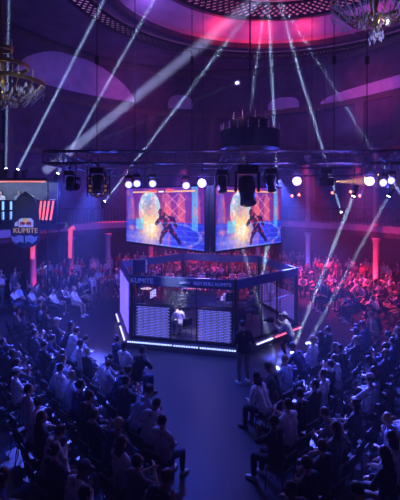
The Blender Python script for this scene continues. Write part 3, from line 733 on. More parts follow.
# ------------------------------------------------------------------ chandeliers
def chandelier(loc, r, z_top, label, tiers=2, arms=16, crystals=80, candle=.22, drum=False, lit=0):
    t = empty('chandelier', loc); tag(t, label, 'chandelier', 'chandeliers')
    bm = B(); tube(bm, (0, 0, 0), (0, 0, z_top-loc[2]), .035); lathe(bm, [(.02, -.5), (.12, -.42), (.16, -.2), (.08, 0), (.14, .25), (.05, .5), (.1, .8), (.03, 1.1)], 14)
    finish(bm, 'stem', M_gold if not drum else M_black, t)
    bm = B()
    for k in range(tiers):
        rr = r*(1-.38*k); z = .25+.5*k
        prof = [(rr-.03, z-.05), (rr+.03, z-.05), (rr+.03, z+.05), (rr-.03, z+.05)]
        lathe(bm, prof, 32, mode='ring')
        if drum: lathe(bm, [(rr, z-.75), (rr+.02, z-.75), (rr+.04, z), (rr+.02, z)], 32, mode='ring')
    if drum: lathe(bm, [(r*.2, -.75), (r*.7, -.7), (r, -.5), (r*1.0, -.45), (r*.7, -.6), (r*.2, -.65)], 32)
    n = arms
    for k in range(n):
        a = 2*PI*k/n; pts = [Vector((.05*math.cos(a), .05*math.sin(a), -.1)), Vector((r*.5*math.cos(a), r*.5*math.sin(a), -.35)), Vector((r*math.cos(a), r*math.sin(a), .2))]
        for i in range(2): tube(bm, pts[i], pts[i+1], .02, seg=5)
    finish(bm, 'frame', M_gold if not drum else M_black, t)
    for k in range(tiers):
        rr = r*(1-.38*k); z = .3+.5*k; n = arms if k == 0 else arms//2
        for i in range(n):
            a = 2*PI*i/n; bm = B(); x, y = rr*math.cos(a), rr*math.sin(a)
            tube(bm, (x, y, z), (x, y, z+candle), .018, seg=6); lathe(bm, [(.02, z-.02), (.05, z), (.05, z+.02)], 8, Matrix.Translation((x, y, 0)))
            finish(bm, 'candle', M_candle, t)
    bm = B(); rg = random.Random(int(r*100))
    for i in range(crystals):
        a = rg.uniform(0, 2*PI); q = rg.choice([1, .62, .8, .35])*r; z = .2-(r-q)*.5-rg.uniform(0, .25)+(.0 if q > .9*r else .1)
        x, y = q*math.cos(a), q*math.sin(a); l = rg.uniform(.08, .2)
        lathe(bm, [(.003, z), (.022, z-l*.6), (.003, z-l)], 5, Matrix.Translation((x, y, 0)))
        if q > .9*r and rg.random() < .6: tube(bm, (x, y, z), (x*.7, y*.7, z-.35), .008, seg=4)
    tag(finish(bm, 'crystal_drops', M_crys, t), 'hanging crystal drops', kind='stuff')
    return t
chandelier(at(250, 138, 19.5), 1.3, CZ+2, 'dark central chandelier with a solid drum hanging on a long rod over the truss', 2, 18, 90, .3, True)
chandelier(at(2, 92, 12.5), 1.15, CZ, 'glittering crystal chandelier cut off by the frame beside the booth ceiling', 3, 16, 260, .22)
chandelier(at(374, 10, 12.0), 1.15, CZ, 'crystal chandelier overhead near the dome edge with a pendant cluster below', 2, 16, 320, .22)
t = tag(empty('crystal_pendant', at(376, 36, 12.0)), 'blue crystal cluster hanging under the overhead chandelier by the dome', 'chandelier pendant')
bm = B(); rg = random.Random(3)
for i in range(46):
    v = Vector((rg.gauss(0, 1), rg.gauss(0, 1), rg.gauss(0, .8))).normalized()*rg.uniform(.08, .25); lathe(bm, [(.003, .07), (.03, 0), (.003, -.08)], 5, Matrix.Translation(v))
tag(finish(bm, 'crystal_drops', M_crys, t), 'pale blue faceted drops', kind='stuff'); bm = B(); tube(bm, (0, 0, .1), (0, 0, .7), .02); ball(bm, (0, 0, 0), .1); finish(bm, 'stem', M_gold, t)
lamp('POINT', at(24, 84, 11.4), None, 7, (.7, .75, 1), shadow_soft_size=.1)
lamp('POINT', at(2, 84, 12.2)+Vector((0, 0, .2)), None, 3, (1, .9, .75), shadow_soft_size=.05)
lamp('POINT', at(385, 42, 11.2), None, 26, (.5, .45, 1), shadow_soft_size=.1)
lamp('POINT', at(388, 20, 12.0), None, 5, (1, .95, .85), shadow_soft_size=.05)
lamp('POINT', at(235, 112, 18.6), None, 10, (.8, .3, .8), shadow_soft_size=.1)

# ------------------------------------------------------------------ people
def V(*a): return Vector(a)
def ik(a, t, l1, l2, hint):
    d = t-a; L = min(d.length, (l1+l2)*.995); d = d.normalized(); t = a+d*L
    k = (l1*l1-l2*l2+L*L)/(2*L); h = math.sqrt(max(0, l1*l1-k*k))
    hv = hint-d*hint.dot(d)
    if hv.length < 1e-4: hv = V(0, 0, -1)-d*(-d.z)
    return a+d*k+hv.normalized()*h, t
def skeleton(ps):
    """capsules: (p0, r0, p1, r1, region) for a figure facing +Y; regions: 0 head, 1 torso, 2 upper arm, 3 forearm, 4 hand, 5 hips, 6 thigh, 7 shin, 8 foot, 9 neck"""
    cap, ell_ = [], []
    sit = ps.get('sit', True); lean = D(ps.get('lean', 5)); side = D(ps.get('side', 0))
    P = V(0, .0, ps.get('hip', .587 if sit else .95))
    up = V(math.sin(side), math.sin(lean)*math.cos(side), math.cos(lean)*math.cos(side)).normalized()
    fw = V(0, math.cos(lean), -math.sin(lean)); rt = V(1, 0, 0)
    tw = Matrix.Rotation(D(ps.get('twist', 0)), 3, up); rt2 = tw @ rt; fw2 = tw @ fw
    S_ = P+up*.46
    for s in (-1, 1):
        cap.append((P+rt*.085*s, .11, P+up*.2+rt*.06*s, .095, 5))
        cap.append((P+up*.16+rt*.06*s, .098, P+up*.34+rt2*.085*s, .108, 1))
        cap.append((P+up*.34+rt2*.085*s, .108, S_+rt2*.10*s-up*.03, .078, 1))
        cap.append((S_+up*.05, .055, S_+rt2*.17*s-up*.0, .058, 1))
    nb = S_+up*.03+fw2*.005
    yaw, pit = D(ps.get('yaw', 0)+ps.get('twist', 0)*.6), D(ps.get('pitch', 0))
    HM = Matrix.Rotation(-yaw, 3, 'Z') @ Matrix.Rotation(-pit-lean*.35, 3, 'X')
    hup = HM @ V(0, 0, 1); hf = HM @ V(0, 1, 0); hr = HM @ V(1, 0, 0)
    hc = nb+up*.06+hup*.15+hf*.025
    cap.append((nb-up*.02, .06, hc-hup*.07-hf*.015, .052, 9))
    ell_.append((hc, (.075, .094, .115), HM, 0))
    ell_.append((hc-hup*.055+hf*.03, (.055, .062, .06), HM, 0))
    cap.append((hc+hf*.088+hup*.015, .010, hc+hf*.112-hup*.022, .015, 0))
    cap.append((hc+hf*.083-hup*.058-hr*.018, .011, hc+hf*.083-hup*.058+hr*.018, .011, 0))
    for s in (-1, 1):
        ell_.append((hc+hr*.078*s-hf*.008-hup*.01, (.012, .02, .032), HM, 0))
        cap.append((hc+hf*.082+hup*.03+hr*.015*s, .011, hc+hf*.072+hup*.03+hr*.045*s, .011, 0))
    hands = []
    for s, key in ((-1, 'lh'), (1, 'rh')):
        sh = S_+rt2*.19*s-up*.015
        tg = ps.get(key, V(.12*s, .36, .70) if sit else V(.24*s, .06, .80))
        hint = ps.get(key+'n', V(.6*s, -.5, -.7))
        el, wr = ik(sh, tg, .285, .255, hint)
        cap.append((sh, .058, sh+(el-sh)*.5, .05, 2)); cap.append((sh+(el-sh)*.5, .05, el, .042, 2))
        cap.append((el, .042, el+(wr-el)*.35, .041, 3)); cap.append((el+(wr-el)*.35, .041, wr, .027, 3))
        fd = (wr-el).normalized(); pn = ps.get(key+'p', V(0, -.2, -1)); pn = (pn-fd*pn.dot(fd))
        pn = pn.normalized() if pn.length > 1e-3 else V(1, 0, 0)
        sd = fd.cross(pn).normalized()
        curl = ps.get('curl', .45)
        for q in (-1.1, -.35, .35, 1.1): cap.append((wr+sd*.014*q, .016, wr+fd*.085+sd*.021*q, .0135, 4))
        for q, l in ((-1.5, .062), (-.5, .074), (.5, .08), (1.5, .072)):
            b0 = wr+fd*.088+sd*.0215*q*.95
            d1 = (fd*math.cos(curl)+pn*math.sin(curl)+sd*.06*q); m1 = b0+d1*l*.55
            d2 = (fd*math.cos(curl*2.2)+pn*math.sin(curl*2.2)+sd*.05*q); cap.append((b0, .0098, m1, .009, 4)); cap.append((m1, .009, m1+d2*l*.45, .0078, 4))
        ts = 1 if (sd.x*s < 0) else -1
        b0 = wr+fd*.03+sd*.026*ts; m1 = b0+(fd*.6+sd*.75*ts+pn*.35)*.045; cap.append((b0, .014, m1, .011, 4)); cap.append((m1, .0105, m1+(fd*.9+sd*.2*ts+pn*.4)*.032, .009, 4))
        hands.append((wr, fd, pn))
    for s, key in ((-1, 'll'), (1, 'rl')):
        hp = P+rt*.095*s-V(0, 0, .01)
        if sit: an = ps.get(key, V(.13*s, .46, .095)); kh = ps.get(key+'n', V(.15*s, .55, 1.0))
        else: an = ps.get(key, V(.11*s, 0, .095)); kh = ps.get(key+'n', V(.05*s, 1, 0))
        kn, an = ik(hp, an, .44, .42, kh)
        cap.append((hp, .098, hp+(kn-hp)*.5, .078, 6)); cap.append((hp+(kn-hp)*.5, .078, kn, .058, 6))
        cap.append((kn, .058, kn+(an-kn)*.35, .057, 7)); cap.append((kn+(an-kn)*.35, .057, an, .036, 7))
        fdir = ps.get(key+'f', V(.18*s, 1, -.02)).normalized(); shn = (an-kn).normalized()
        dn = V(0, 0, -1)
        fz = (dn-fdir*dn.dot(fdir)).normalized() if an.z < .2 else (shn-fdir*shn.dot(fdir)).normalized()
        cap.append((an-fdir*.045+fz*.05, .04, an+fdir*.06+fz*.045, .042, 8 if s < 0 else 10)); cap.append((an+fdir*.06+fz*.045, .042, an+fdir*.155+fz*.06, .033, 8 if s < 0 else 10))
        cap.append((an, .042, an+fz*.04, .045, 8 if s < 0 else 10))
    hm = HM.to_4x4(); hm.translation = hc
    return cap, ell_, hm, hands, S_, up
import numpy as np
def regions(co, cap, ell_):
    best = np.full(len(co), 9e9); reg = np.zeros(len(co), int)
    for p0, r0, p1, r1, g in cap:
        a = np.array(p0); b = np.array(p1); d = b-a; L = max(1e-9, float(d@d)); t = np.clip(((co-a)@d)/L, 0, 1)
        dist = np.linalg.norm(co-(a+t[:, None]*d), axis=1)-(r0+(r1-r0)*t); k = dist < best; best[k] = dist[k]; reg[k] = g
    for c, rad, M_, g in ell_:
        q = (co-np.array(c))@np.array(M_)/np.array(rad); n = np.linalg.norm(q, axis=1); dist = (n-1)*min(rad); k = dist < best; best[k] = dist[k]; reg[k] = g
    return reg
def grow(cap, ell_, voxel, ratio, name):
    bm = B()
    for p0, r0, p1, r1, g in cap:
        u, v = (10, 6)
        ball(bm, p0, r0, u=u, v=v); ball(bm, p1, r1, u=u, v=v)
        if (p1-p0).length > .004: tube(bm, p0, p1, r0, r1, seg=10)
    for c, rad, M_, g in ell_: ball(bm, c, rad, M_, 16, 10)
    me = bpy.data.meshes.new('tmp'); bm.to_mesh(me); bm.free(); o = bpy.data.objects.new('tmp', me); C.objects.link(o)
    m = o.modifiers.new('r', 'REMESH'); m.mode = 'VOXEL'; m.voxel_size = voxel; m.adaptivity = 0
    m = o.modifiers.new('s', 'SMOOTH'); m.factor = .5; m.iterations = 2
    if ratio < 1: m = o.modifiers.new('d', 'DECIMATE'); m.ratio = ratio
    dg = bpy.context.evaluated_depsgraph_get(); ev = o.evaluated_get(dg)
    out = bpy.data.meshes.new_from_object(ev, depsgraph=dg); out.name = name
    bpy.data.objects.remove(o); bpy.data.meshes.remove(me)
    for p in out.polygons: p.use_smooth = True
    return out
def garment(body, reg, keep, off, name, folds=.006, seed=0):
    n = len(body.vertices); co = np.empty(n*3); body.vertices.foreach_get('co', co); co = co.reshape(-1, 3)
    no = np.empty(n*3); body.vertices.foreach_get('normal', no); no = no.reshape(-1, 3)
    inreg = np.isin(reg, keep); faces = [tuple(p.vertices) for p in body.polygons if sum(inreg[list(p.vertices)]) == len(p.vertices)]
    used = sorted({i for f in faces for i in f}); idx = {v: k for k, v in enumerate(used)}
    vs = []
    for i in used:
        f = noise.noise(Vector(co[i]*[9, 9, 14])+Vector((seed, 0, 0)))*folds
        vs.append(tuple(co[i]+no[i]*(off+f)))
    # hem: fold the open border back to the skin
    ec = {}
    for f in faces:
        for k in range(len(f)): e = (f[k], f[(k+1) % len(f)]); ec[e] = 1
    extra, base = {}, len(vs); fo = [tuple(idx[i] for i in f) for f in faces]
    for (a, b_) in ec:
        if (b_, a) not in ec:
            for i in (a, b_):
                if i not in extra: extra[i] = len(vs); vs.append(tuple(co[i]-no[i]*.003))
            fo.append((idx[b_], idx[a], extra[a], extra[b_]))
    me = bpy.data.meshes.new(name); me.from_pydata(vs, [], fo); me.update()
    for p in me.polygons: p.use_smooth = True
    return me

M_skin = [mat('skin_'+n, c, .5, noise_amt=.08) for n, c in (('fair', (.62, .42, .34)), ('tan', (.45, .28, .2)), ('deep', (.2, .11, .08)))]
M_hair = [mat('hair_'+n, c, .55, noise_amt=.3, nscale=40) for n, c in (('black', (.02, .018, .018)), ('brown', (.07, .04, .025)), ('blond', (.38, .27, .14)))]
SH = [('white', (.78, .78, .8)), ('pale grey', (.5, .5, .53)), ('dark', (.03, .03, .04)), ('navy', (.04, .05, .14)), ('red', (.5, .05, .06)), ('light blue', (.38, .5, .7)), ('charcoal', (.09, .09, .1)), ('black', (.02, .02, .025))]
M_sh = {n: mat('shirt_'+n.replace(' ', '_'), c, .85, noise_amt=.12, nscale=12, bump=.2) for n, c in SH}
M_tr = [mat('trousers_'+n, c, .85, noise_amt=.2, nscale=14, bump=.2) for n, c in (('denim', (.07, .09, .18)), ('black', (.025, .025, .03)), ('khaki', (.3, .25, .18)))]
M_shoe = [mat('shoe_black', (.03, .03, .03), .5, noise_amt=.2), mat('shoe_white', (.7, .7, .7), .5, noise_amt=.1)]
M_capm = mat('cap_cloth', (.1, .1, .14), .8, noise_amt=.2); M_capw = mat('cap_cloth_pale', (.7, .7, .74), .8, noise_amt=.1)

def hair_mesh(kind):
    bm = B(); ball(bm, (0, -.014, .018), (.086, .1, .112), u=18, v=12)
    for v in bm.verts: v.co += v.co.normalized()*noise.noise(v.co*30)*.009
    bmesh.ops.delete(bm, geom=[v for v in bm.verts if v.co.z < (-.075 if kind != 'short' else -.05) or (v.co.y > .045 and v.co.z < .055)], context='VERTS')
    if kind == 'long':
        for q in (-.05, -.02, .02, .05): tube(bm, (q, -.07, -.0), (q*1.3, -.085, -.2), .048, .03, 8)
        for q in (-1, 1): tube(bm, (q*.075, -.03, .0), (q*.08, -.03, -.17), .028, .02, 8)
    if kind == 'bun': ball(bm, (0, -.12, .05), .042)
    bmesh.ops.recalc_face_normals(bm, faces=bm.faces)
    me = bpy.data.meshes.new('hair'); bm.to_mesh(me); bm.free()
    for p in me.polygons: p.use_smooth = True
    return me
def cap_mesh():
    bm = B(); ball(bm, (0, -.004, .03), (.09, .108, .108), u=18, v=12)
    bmesh.ops.delete(bm, geom=[v for v in bm.verts if v.co.z < .035], context='VERTS')
    box(bm, (0, .13, .045), (.13, .1, .008)); me = bpy.data.meshes.new('cap'); bm.to_mesh(me); bm.free()
    for p in me.polygons: p.use_smooth = True
    return me
def phones_mesh():
    bm = B(); n = 10
    for i in range(n): a0 = PI*i/n; a1 = PI*(i+1)/n; tube(bm, (.1*math.cos(a0), 0, .02+.12*math.sin(a0)), (.1*math.cos(a1), 0, .02+.12*math.sin(a1)), .01, seg=6)
    for q in (-1, 1): ball(bm, (q*.095, 0, 0), (.022, .042, .05))
    me = bpy.data.meshes.new('headphones'); bm.to_mesh(me); bm.free(); return me
HAIR = {k: hair_mesh(k) for k in ('short', 'full', 'long', 'bun')}
CAPM = cap_mesh(); PHM = phones_mesh()

POSES = {
 'hands in lap': dict(lean=-4, lh=V(-.06, .30, .70), rh=V(.05, .33, .70)),
 'hands on thighs': dict(lean=4, yaw=12, lh=V(-.15, .38, .69), rh=V(.16, .36, .69)),
 'elbows on knees': dict(lean=34, pitch=14, lh=V(-.05, .60, .70), rh=V(.04, .61, .69), lhn=V(-1, 0, -1), rhn=V(1, 0, -1), lhp=V(1, 0, 0), rhp=V(-1, 0, 0)),
 'arms folded': dict(lean=-6, yaw=-14, lh=V(.07, .22, .83), rh=V(-.07, .25, .86), lhn=V(-.8, .1, -1), rhn=V(.8, .1, -1), lhp=V(0, -1, 0), rhp=V(0, -1, 0)),
 'hand at chin': dict(lean=22, pitch=-6, yaw=10, lh=V(-.12, .40, .70), rh=V(.05, .345, .985), rhn=V(.6, .3, -1), rhp=V(0, -1, 0), curl=.8),
 'one leg stretched': dict(lean=-9, yaw=-20, lh=V(-.15, .36, .69), rh=V(.10, .30, .72), rl=V(.15, .74, .095)),
 'legs crossed': dict(lean=-2, yaw=24, lh=V(-.02, .34, .76), rh=V(.05, .33, .76), rl=V(-.10, .52, .42), rln=V(.5, .4, 1.0), rlf=V(-.2, .9, -.2)),
 'hands clasped high': dict(lean=6, pitch=-10, lh=V(-.035, .38, 1.03), rh=V(.03, .39, 1.03), lhn=V(-1, 0, -1), rhn=V(1, 0, -1), lhp=V(1, 0, 0), rhp=V(-1, 0, 0), curl=.15),
 'holding a phone': dict(lean=14, pitch=26, lh=V(-.08, .32, .84), rh=V(.06, .33, .86), lhn=V(-1, -.2, -1), rhn=V(1, -.2, -1), lhp=V(.3, -.6, .6), rhp=V(-.3, -.6, .6)),
 'turned to a neighbour': dict(lean=8, twist=-24, yaw=-34, lh=V(-.18, .34, .70), rh=V(.10, .38, .70)),
}
STAND = {
 'standing': dict(sit=False, lean=2),
 'standing arms folded': dict(sit=False, lean=-2, yaw=15, lh=V(.07, .2, 1.2), rh=V(-.07, .23, 1.23), lhn=V(-.8, .1, -1), rhn=V(.8, .1, -1), lhp=V(0, -1, 0), rhp=V(0, -1, 0)),
 'standing hands raised': dict(sit=False, lean=6, lh=V(-.12, .38, 1.33), rh=V(.12, .36, 1.38), lhp=V(0, 1, 0), rhp=V(0, 1, 0)),
 'referee': dict(sit=False, lean=4, pitch=10, lh=V(-.15, .2, 1.05), rh=V(.15, .22, 1.05), ll=V(-.15, -.02, .095), rl=V(.15, .05, .095)),
 'operator': dict(sit=False, lean=24, side=-8, pitch=-14, hip=.80, lh=V(-.14, .52, 1.12), rh=V(.12, .44, 1.2), lhp=V(1, 0, .2), rhp=V(-1, 0, .2), ll=V(-.24, .14, .095), rl=V(.22, -.22, .095), curl=.9),
 'player': dict(lean=50, pitch=24, yaw=8, lh=V(-.07, .56, .58), rh=V(.05, .57, .60), lhn=V(-1, 0, -1), rhn=V(1, 0, -1), lhp=V(.3, 0, -1), rhp=V(-.3, 0, -1), curl=.6),
 'player at desk': dict(lean=16, pitch=12, lh=V(-.14, .42, .84), rh=V(.13, .42, .84), lhn=V(-1, -.2, -.8), rhn=V(1, -.2, -.8), curl=.3),
}
BODY = {}
def get_body(key, lod, sleeve):
    k = (key, lod, sleeve)
    if k in BODY: return BODY[k]
    ps = POSES.get(key) or STAND[key]
    base = BODY.get((key, lod, 'base'))
    if base is None:
        cap, el, hm, hands, S_, up = skeleton(ps)
        me = grow(cap, el, .0105 if lod == 0 else .017, .38 if lod == 0 else .3, 'person_body')
        n = len(me.vertices); co = np.empty(n*3); me.vertices.foreach_get('co', co); reg = regions(co.reshape(-1, 3), cap, el)
        base = BODY[(key, lod, 'base')] = (me, reg, hm, hands)
    me, reg, hm, hands = base; g = {}
    arm = [2, 3] if sleeve == 'long' else [2]
    if lod == 0:
        me = me.copy(); me.materials.clear(); me.materials.append(M_skin[0])
        sd = len(BODY)*3.1
        g['shirt'] = garment(me, reg, [1]+arm+([5] if True else []), .016, 'shirt', .012, sd)
        g['trousers'] = garment(me, reg, [5, 6, 7], .010, 'trousers', .006, sd+9)
        g['shoe_a'] = garment(me, reg, [8], .008, 'shoe', 0, 0); g['shoe_b'] = garment(me, reg, [10], .008, 'shoe', 0, 0)
        for q, m_ in (('shirt', M_sh['white']), ('trousers', M_tr[0]), ('shoe_a', M_shoe[0]), ('shoe_b', M_shoe[0])): g[q].materials.append(m_)
    else:
        me = me.copy(); me.materials.clear()
        for m_ in (M_skin[0], M_sh['white'], M_tr[0], M_shoe[0]): me.materials.append(m_)
        mp_ = {0: 0, 4: 0, 9: 0, 1: 1, 2: 1, 3: 1 if sleeve == 'long' else 0, 5: 2, 6: 2, 7: 2, 8: 3, 10: 3}
        for p in me.polygons: p.material_index = mp_[int(reg[p.vertices[0]])]
    BODY[k] = (me, g, hm, hands); return BODY[k]
def slot(o, i, m_): o.material_slots[i].link = 'OBJECT'; o.material_slots[i].material = m_
def person(key, loc, rz, label, group=None, lod=0, sleeve='short', shirt='white', skin=0, hair='short', hcol=0, tr=0, shoe=0, cap=None, phones=False, scale=1.0):
    me, g, hm, hands = get_body(key, lod, sleeve)
    o = bpy.data.objects.new('person', me); C.objects.link(o); o.location = loc; o.rotation_euler = (0, 0, rz); o.scale = (scale,)*3
    tag(o, label, 'person', group); slot(o, 0, M_skin[skin])
    if lod == 0:
        for nm in ('shirt', 'trousers', 'shoe_a', 'shoe_b'):
            c = bpy.data.objects.new(nm.split('_')[0], g[nm]); C.objects.link(c); c.parent = o
            slot(c, 0, M_sh[shirt] if nm == 'shirt' else M_tr[tr] if nm == 'trousers' else M_shoe[shoe])
    else:
        slot(o, 1, M_sh[shirt]); slot(o, 2, M_tr[tr]); slot(o, 3, M_shoe[shoe])
    if hair:
        c = bpy.data.objects.new('hair', HAIR[hair]); C.objects.link(c); c.parent = o; c.matrix_local = hm
        if not c.data.materials: c.data.materials.append(M_hair[0])
        slot(c, 0, M_hair[hcol])
    if cap:
        c = bpy.data.objects.new('cap', CAPM); C.objects.link(c); c.parent = o; c.matrix_local = hm
        if not c.data.materials: c.data.materials.append(M_capm)
        slot(c, 0, M_capw if cap == 'pale' else M_capm)
    if phones:
        c = bpy.data.objects.new('headphones', PHM); C.objects.link(c); c.parent = o; c.matrix_local = hm
        if not c.data.materials: c.data.materials.append(M_black)
    return o
# chairs
def make_chair_meshes():
    bm = B()
    for s in (-1, 1):
        tube(bm, (s*.2, .18, .43), (s*.21, .2, 0), .012, seg=6); tube(bm, (s*.2, -.17, .43), (s*.21, -.22, 0), .012, seg=6)
        tube(bm, (s*.2, -.19, .43), (s*.2, -.25, .84), .012, seg=6); tube(bm, (s*.2, .18, .43), (s*.2, -.19, .43), .012, seg=6)
    tube(bm, (-.2, -.25, .84), (.2, -.25, .84), .012, seg=6); tube(bm, (-.21, .19, .2), (.21, .19, .2), .009, seg=6)
    fr = bpy.data.meshes.new('frame'); bm.to_mesh(fr); bm.free(); fr.materials.append(M_steel)
    bm = B(); box(bm, (0, 0, .437), (.4, .4, .03), bevel=.012); se = bpy.data.meshes.new('seat'); bm.to_mesh(se); bm.free(); se.materials.append(M_dark)
    bm = B(); box(bm, (0, -.245, .7), (.4, .025, .26), Matrix.Rotation(D(8), 3, 'X'), .01); bk = bpy.data.meshes.new('backrest'); bm.to_mesh(bk); bm.free(); bk.materials.append(M_dark)
    return fr, se, bk
CH = make_chair_meshes()
def chair(loc, rz, label, group):
    t = empty('audience_chair', loc, rz); t.scale = (1, 1, .965); tag(t, label, 'chair', group)
    for n, me in zip(('frame', 'seat', 'backrest'), CH):
        o = bpy.data.objects.new(n, me); C.objects.link(o); o.parent = t
    return t

# seating blocks: (name, origin, along-row unit, facing unit, ...)
def inside(p, ins=3.1):
    if any((p-V(c.x, c.y, 0)).length < .65 for c in COLS) or any((p-V(x, y, 0)).length < .7 for x in (-11.9, -7.87) for y in (BY+.1, BY+1.9)): return False
    return ((p.x-EC.x)/(EA-ins))**2+((p.y-EC.y)/(EB-ins))**2 < 1
SEATS = []
def block(name, A, u, n, rows, i0, i1, sp, rp, ok, aisle_sign=1):
    for k in range(rows):
        got = []
        for i in range(i0, i1):
            p = A+u*(sp*(i+(.5 if k % 2 else 0)))-n*(rp*k)
            x = 200+F*p.x/p.y if p.y > 1 else -999; yh = 200+F*(HC-1.3)/p.y if p.y > 1 else 9e9
            if not (-9 < x < 409 and yh < 507 and p.y > 5.7) or not inside(p) or (p-HX).length < 6.3 or not ok(p): continue
            got.append(p)
        for j, p in enumerate(got): SEATS.append(dict(p=p, n=n, blk=name, row=k, seat=j))
uL = V(-.53, .848, 0); nL = V(.848, .53, 0); uR = V(.55, .835, 0); nR = V(-.835, .55, 0)
block('booth side of the aisle', V(-.75, 10.3, 0), uL, nL, 9, -8, 15, .66, 1.0, lambda p: p.x < -.55-.0*p.y and p.y < 19.6 and not (p.x > -1.5 and p.y > 9.9))
block('operator side of the aisle', V(1.55, 10.2, 0), uR, nR, 8, -8, 13, .66, 1.0, lambda p: p.x > 1.3 and p.y < 18.6)
block('booth side bank beyond the cage corner', V(-5.9, 19.9, 0), V(-.1, 1, 0).normalized(), V(.98, -.17, 0).normalized(), 6, 0, 12, .62, 1.0, lambda p: p.y > 19.9 and p.y < 27.6)
block('tall column bank', V(5.9, 18.2, 0), V(.12, 1, 0).normalized(), V(-.97, -.2, 0).normalized(), 6, 0, 13, .62, 1.0, lambda p: p.y > 18.9 and p.y < 26)
block('far bank behind the cage', V(-5.2, 25.0, 0), V(1, 0, 0), V(0, -1, 0), 5, 0, 24, .62, .95, lambda p: p.x < 6.3+.3*(p.y-25) and p.y > 24.5)
rp_ = random.Random(11)
SEATS = [s for s in SEATS if rp_.random() < (.95 if s['p'].y < 18 else .88)]
SEATS.sort(key=lambda s: s['p'].y)
# re-number after the empty seats are taken out
cnt = {}
for s in sorted(SEATS, key=lambda s: (s['blk'], s['row'], s['seat'])):
    k = (s['blk'], s['row']); s['seat'] = cnt.get(k, 0); cnt[k] = s['seat']+1
STAFF = 11
IND = SEATS[:300-STAFF]; REST = SEATS[300-STAFF:]
pk = list(POSES); hk = ['short', 'short', 'full', 'full', 'long', 'bun']
FROM = {'booth side of the aisle': 'from the aisle', 'operator side of the aisle': 'from the aisle', 'booth side bank beyond the cage corner': 'from cage end', 'tall column bank': 'from cage end', 'far bank behind the cage': 'from booth end'}
SHORT = {'booth side of the aisle': 'booth side', 'operator side of the aisle': 'operator side', 'booth side bank beyond the cage corner': 'of the booth bank', 'tall column bank': 'of the column bank', 'far bank behind the cage': 'of the far bank'}
lastp = None
for q, s in enumerate(IND):
    p = s['p']; n = s['n']; lod = 0 if p.y < 14.5 else 1
    to = (HX-p).normalized(); f = (n*.8+to*.35).normalized() if p.y > 0 else n
    rz = math.atan2(f.y, f.x)-PI/2+rp_.uniform(-.12, .12)
    key = rp_.choice([k for k in pk if k != lastp]); lastp = key
    shirt = rp_.choice(['white', 'pale grey', 'white', 'dark', 'navy', 'light blue', 'charcoal', 'black', 'dark', 'charcoal', 'navy'])
    sleeve = rp_.choice(['short', 'short', 'long']); hair = rp_.choice(hk); cp = 'pale' if rp_.random() < .05 else ('dark' if rp_.random() < .07 else None)
    if cp: hair = 'short'
    top = '%s %s' % (shirt, 'T-shirt' if sleeve == 'short' else 'top')
    lab = 'person in %s, %s row %s, %s %s' % (top, ORD[s['row']], SHORT[s['blk']], ORD[s['seat']], FROM[s['blk']])
    jit = V(rp_.uniform(-.03, .03), rp_.uniform(-.02, .02), 0); sc = rp_.uniform(.95, 1.04)
    person(key, p+jit+f*.02, rz, lab, 'seated audience, '+SHORT[s['blk']], lod, sleeve, shirt, rp_.choice([0, 0, 0, 1, 2]), hair, rp_.choice([0, 0, 0, 1, 1, 2]), rp_.choice([0, 1, 1, 2]), rp_.choice([0, 1]), cp, False, sc)
    if p.y < 24:
        r2 = math.atan2(n.y, n.x)-PI/2
        chair(p-f*.065*sc+jit, rz, 'black audience chair, %s row %s, %s %s' % (ORD[s['row']], SHORT[s['blk']], ORD[s['seat']], FROM[s['blk']]), 'audience chairs '+SHORT[s['blk']]).scale = (sc, sc, sc*.96)
# the rest of the far crowd, beyond counting
FV, FF, FM = [], [], []; fn = 0
def add_far(key, loc, rz, mats_):
    global fn
    me, _, hm, _ = get_body(key, 1, 'short'); M_ = Matrix.Translation(loc) @ Matrix.Rotation(rz, 4, 'Z')
    for src, T_, mm in ((me, M_, mats_), (HAIR['short'], M_ @ hm, [4]*4)):
        n = len(src.vertices); co = np.empty(n*3); src.vertices.foreach_get('co', co); co = co.reshape(-1, 3)
        T3 = np.array(T_); FV.append(co@T3[:3, :3].T+T3[:3, 3])
        for q in src.polygons: FF.append([i+fn for i in q.vertices]); FM.append(mm[min(q.material_index, 3)])
        fn += n
for s in REST:
    f = s['n']; add_far(rp_.choice(pk[:6]), s['p'], math.atan2(f.y, f.x)-PI/2+rp_.uniform(-.2, .2), [0, rp_.choice([1, 2, 3]), 2, 2])
pts = [s['p'] for s in SEATS]
for i in range(44):
    for j in range(19):
        p = V(-13+i*.58+rp_.uniform(-.14, .14)+(.29 if j % 2 else 0), 22.2+j*.58+rp_.uniform(-.1, .1), 0)
        if inside(p, 1.0) and (p-HX).length > 6.4 and abs(200+F*p.x/p.y-200) < 212 and not (p.x > 6 and p.y < 25) and (p.y > 24 or p.x < 0) and rp_.random() < .85 and all((p-q).length > .62 for q in pts):
            pts.append(p); f = (HX-p).normalized()
            add_far(rp_.choice(['standing', 'standing arms folded', 'standing hands raised', 'standing']), p, math.atan2(f.y, f.x)-PI/2+rp_.uniform(-.4, .4), [0, rp_.choice([1, 2, 3]), 2, 2])
me = bpy.data.meshes.new('far_crowd'); me.from_pydata(np.concatenate(FV).tolist(), [], FF); me.polygons.foreach_set('material_index', FM); me.polygons.foreach_set('use_smooth', [True]*len(FM))
for m_ in [M_skin[0], M_sh['pale grey'], M_sh['charcoal'], M_sh['red'], M_hair[0]]: me.materials.append(m_)
fc = link(bpy.data.objects.new('far_crowd', me)); me.update()
tag(fc, 'dense far crowd standing and seated below the balcony under red light', 'crowd', None, 'stuff')

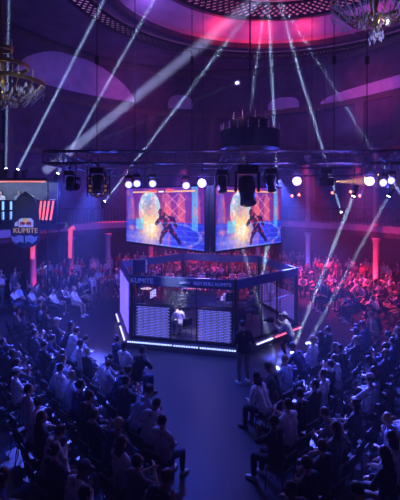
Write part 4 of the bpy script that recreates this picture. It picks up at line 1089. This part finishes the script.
# staff and players
def chair_at(loc, rz, label): return chair(loc, rz, label, 'chairs in the cage and booth')
person('referee', gr(244, 384), D(20), 'standing referee in black T-shirt and pale trousers before the cage corner', shirt='black', tr=2, hair='full', scale=1.07, shoe=1)
person('operator', gr(291, 357), D(75), 'crouching camera operator in white cap and pale shirt beyond the cage', shirt='pale grey', tr=1, cap='pale', hair='short', lod=0, sleeve='long')
o = empty('handheld_camera', gr(291, 357)+Matrix.Rotation(D(75), 3, 'Z') @ V(0, .72, 1.24), D(75)); tag(o, 'black handheld video camera in the crouching operator\'s hands', 'camera')
b2 = B(); box(b2, (0, 0, 0), (.11, .26, .14), bevel=.015); box(b2, (0, -.02, .1), (.03, .2, .02)); box(b2, (0, .02, .085), (.03, .03, .03)); finish(b2, 'housing', M_black, o)
b2 = B(); tube(b2, (0, .13, 0), (0, .24, 0), .05, .058, 14); finish(b2, 'lens', M_lens_d, o)
person('standing', V((271-200)/F*21.6, 21.6, 0), D(100), 'standing person in white shirt just outside the back corner of the cage', shirt='white', tr=1, hair='full', scale=.98, lod=0, sleeve='long')
person('standing', V((43-200)/F*26.2, 26.2, .0), D(200), 'person in white shirt standing above the seated booth bank', shirt='white', tr=1, hair='short', lod=1, scale=1.04)
pl = person('player', (-.62, 16.24, PZ), D(35), 'player in pale hooded top hunched forward at the front of the cage', shirt='pale grey', tr=0, hair='full', sleeve='long', scale=.97)
chair_at((-.60, 16.2, PZ), D(35), 'black chair under the hunched player at the cage front')
for loc, rz, lab, sh, cp, ph in [((-2.75, 18.3, PZ), -75, 'player in dark hoodie at the cage desk nearest the booth', 'dark', None, True), ((-.45, 18.95, PZ), 100, 'player in white cap at the cage desk nearest the booth', 'dark', 'pale', True),
                              ((1.27, 19.12, PZ), 172, 'player in light shirt with headphones behind the second cage desk', 'white', None, True), ((2.35, 18.2, PZ), 80, 'player in navy top at the end of the second cage desk', 'navy', None, True),
                              ((-.35, 21.35, PZ), 180, 'host in light blue shirt at the rear cage desk', 'light blue', None, False)]:
    person('player at desk', loc, D(rz), lab, shirt=sh, hair='short', cap=cp, phones=ph, lod=0, sleeve='long'); chair_at((loc[0], loc[1], loc[2]), D(rz), 'black chair beneath the '+lab)
for X, lab, sh, hc_ in [(-10.9, 'commentator in white shirt seated outermost in the booth', 'white', 1), (-9.9, 'commentator in light shirt seated in the middle of the booth', 'light blue', 2), (-8.3, 'commentator in dark top at the booth end beyond the crest', 'charcoal', 0)]:
    person('standing', (X, BY+1.4, 4.25), PI, lab.replace('seated', 'standing'), shirt=sh, hair='full', hcol=hc_, phones=True, lod=1, sleeve='long')
print('SEATS', len(SEATS), 'objects', len(S.objects))
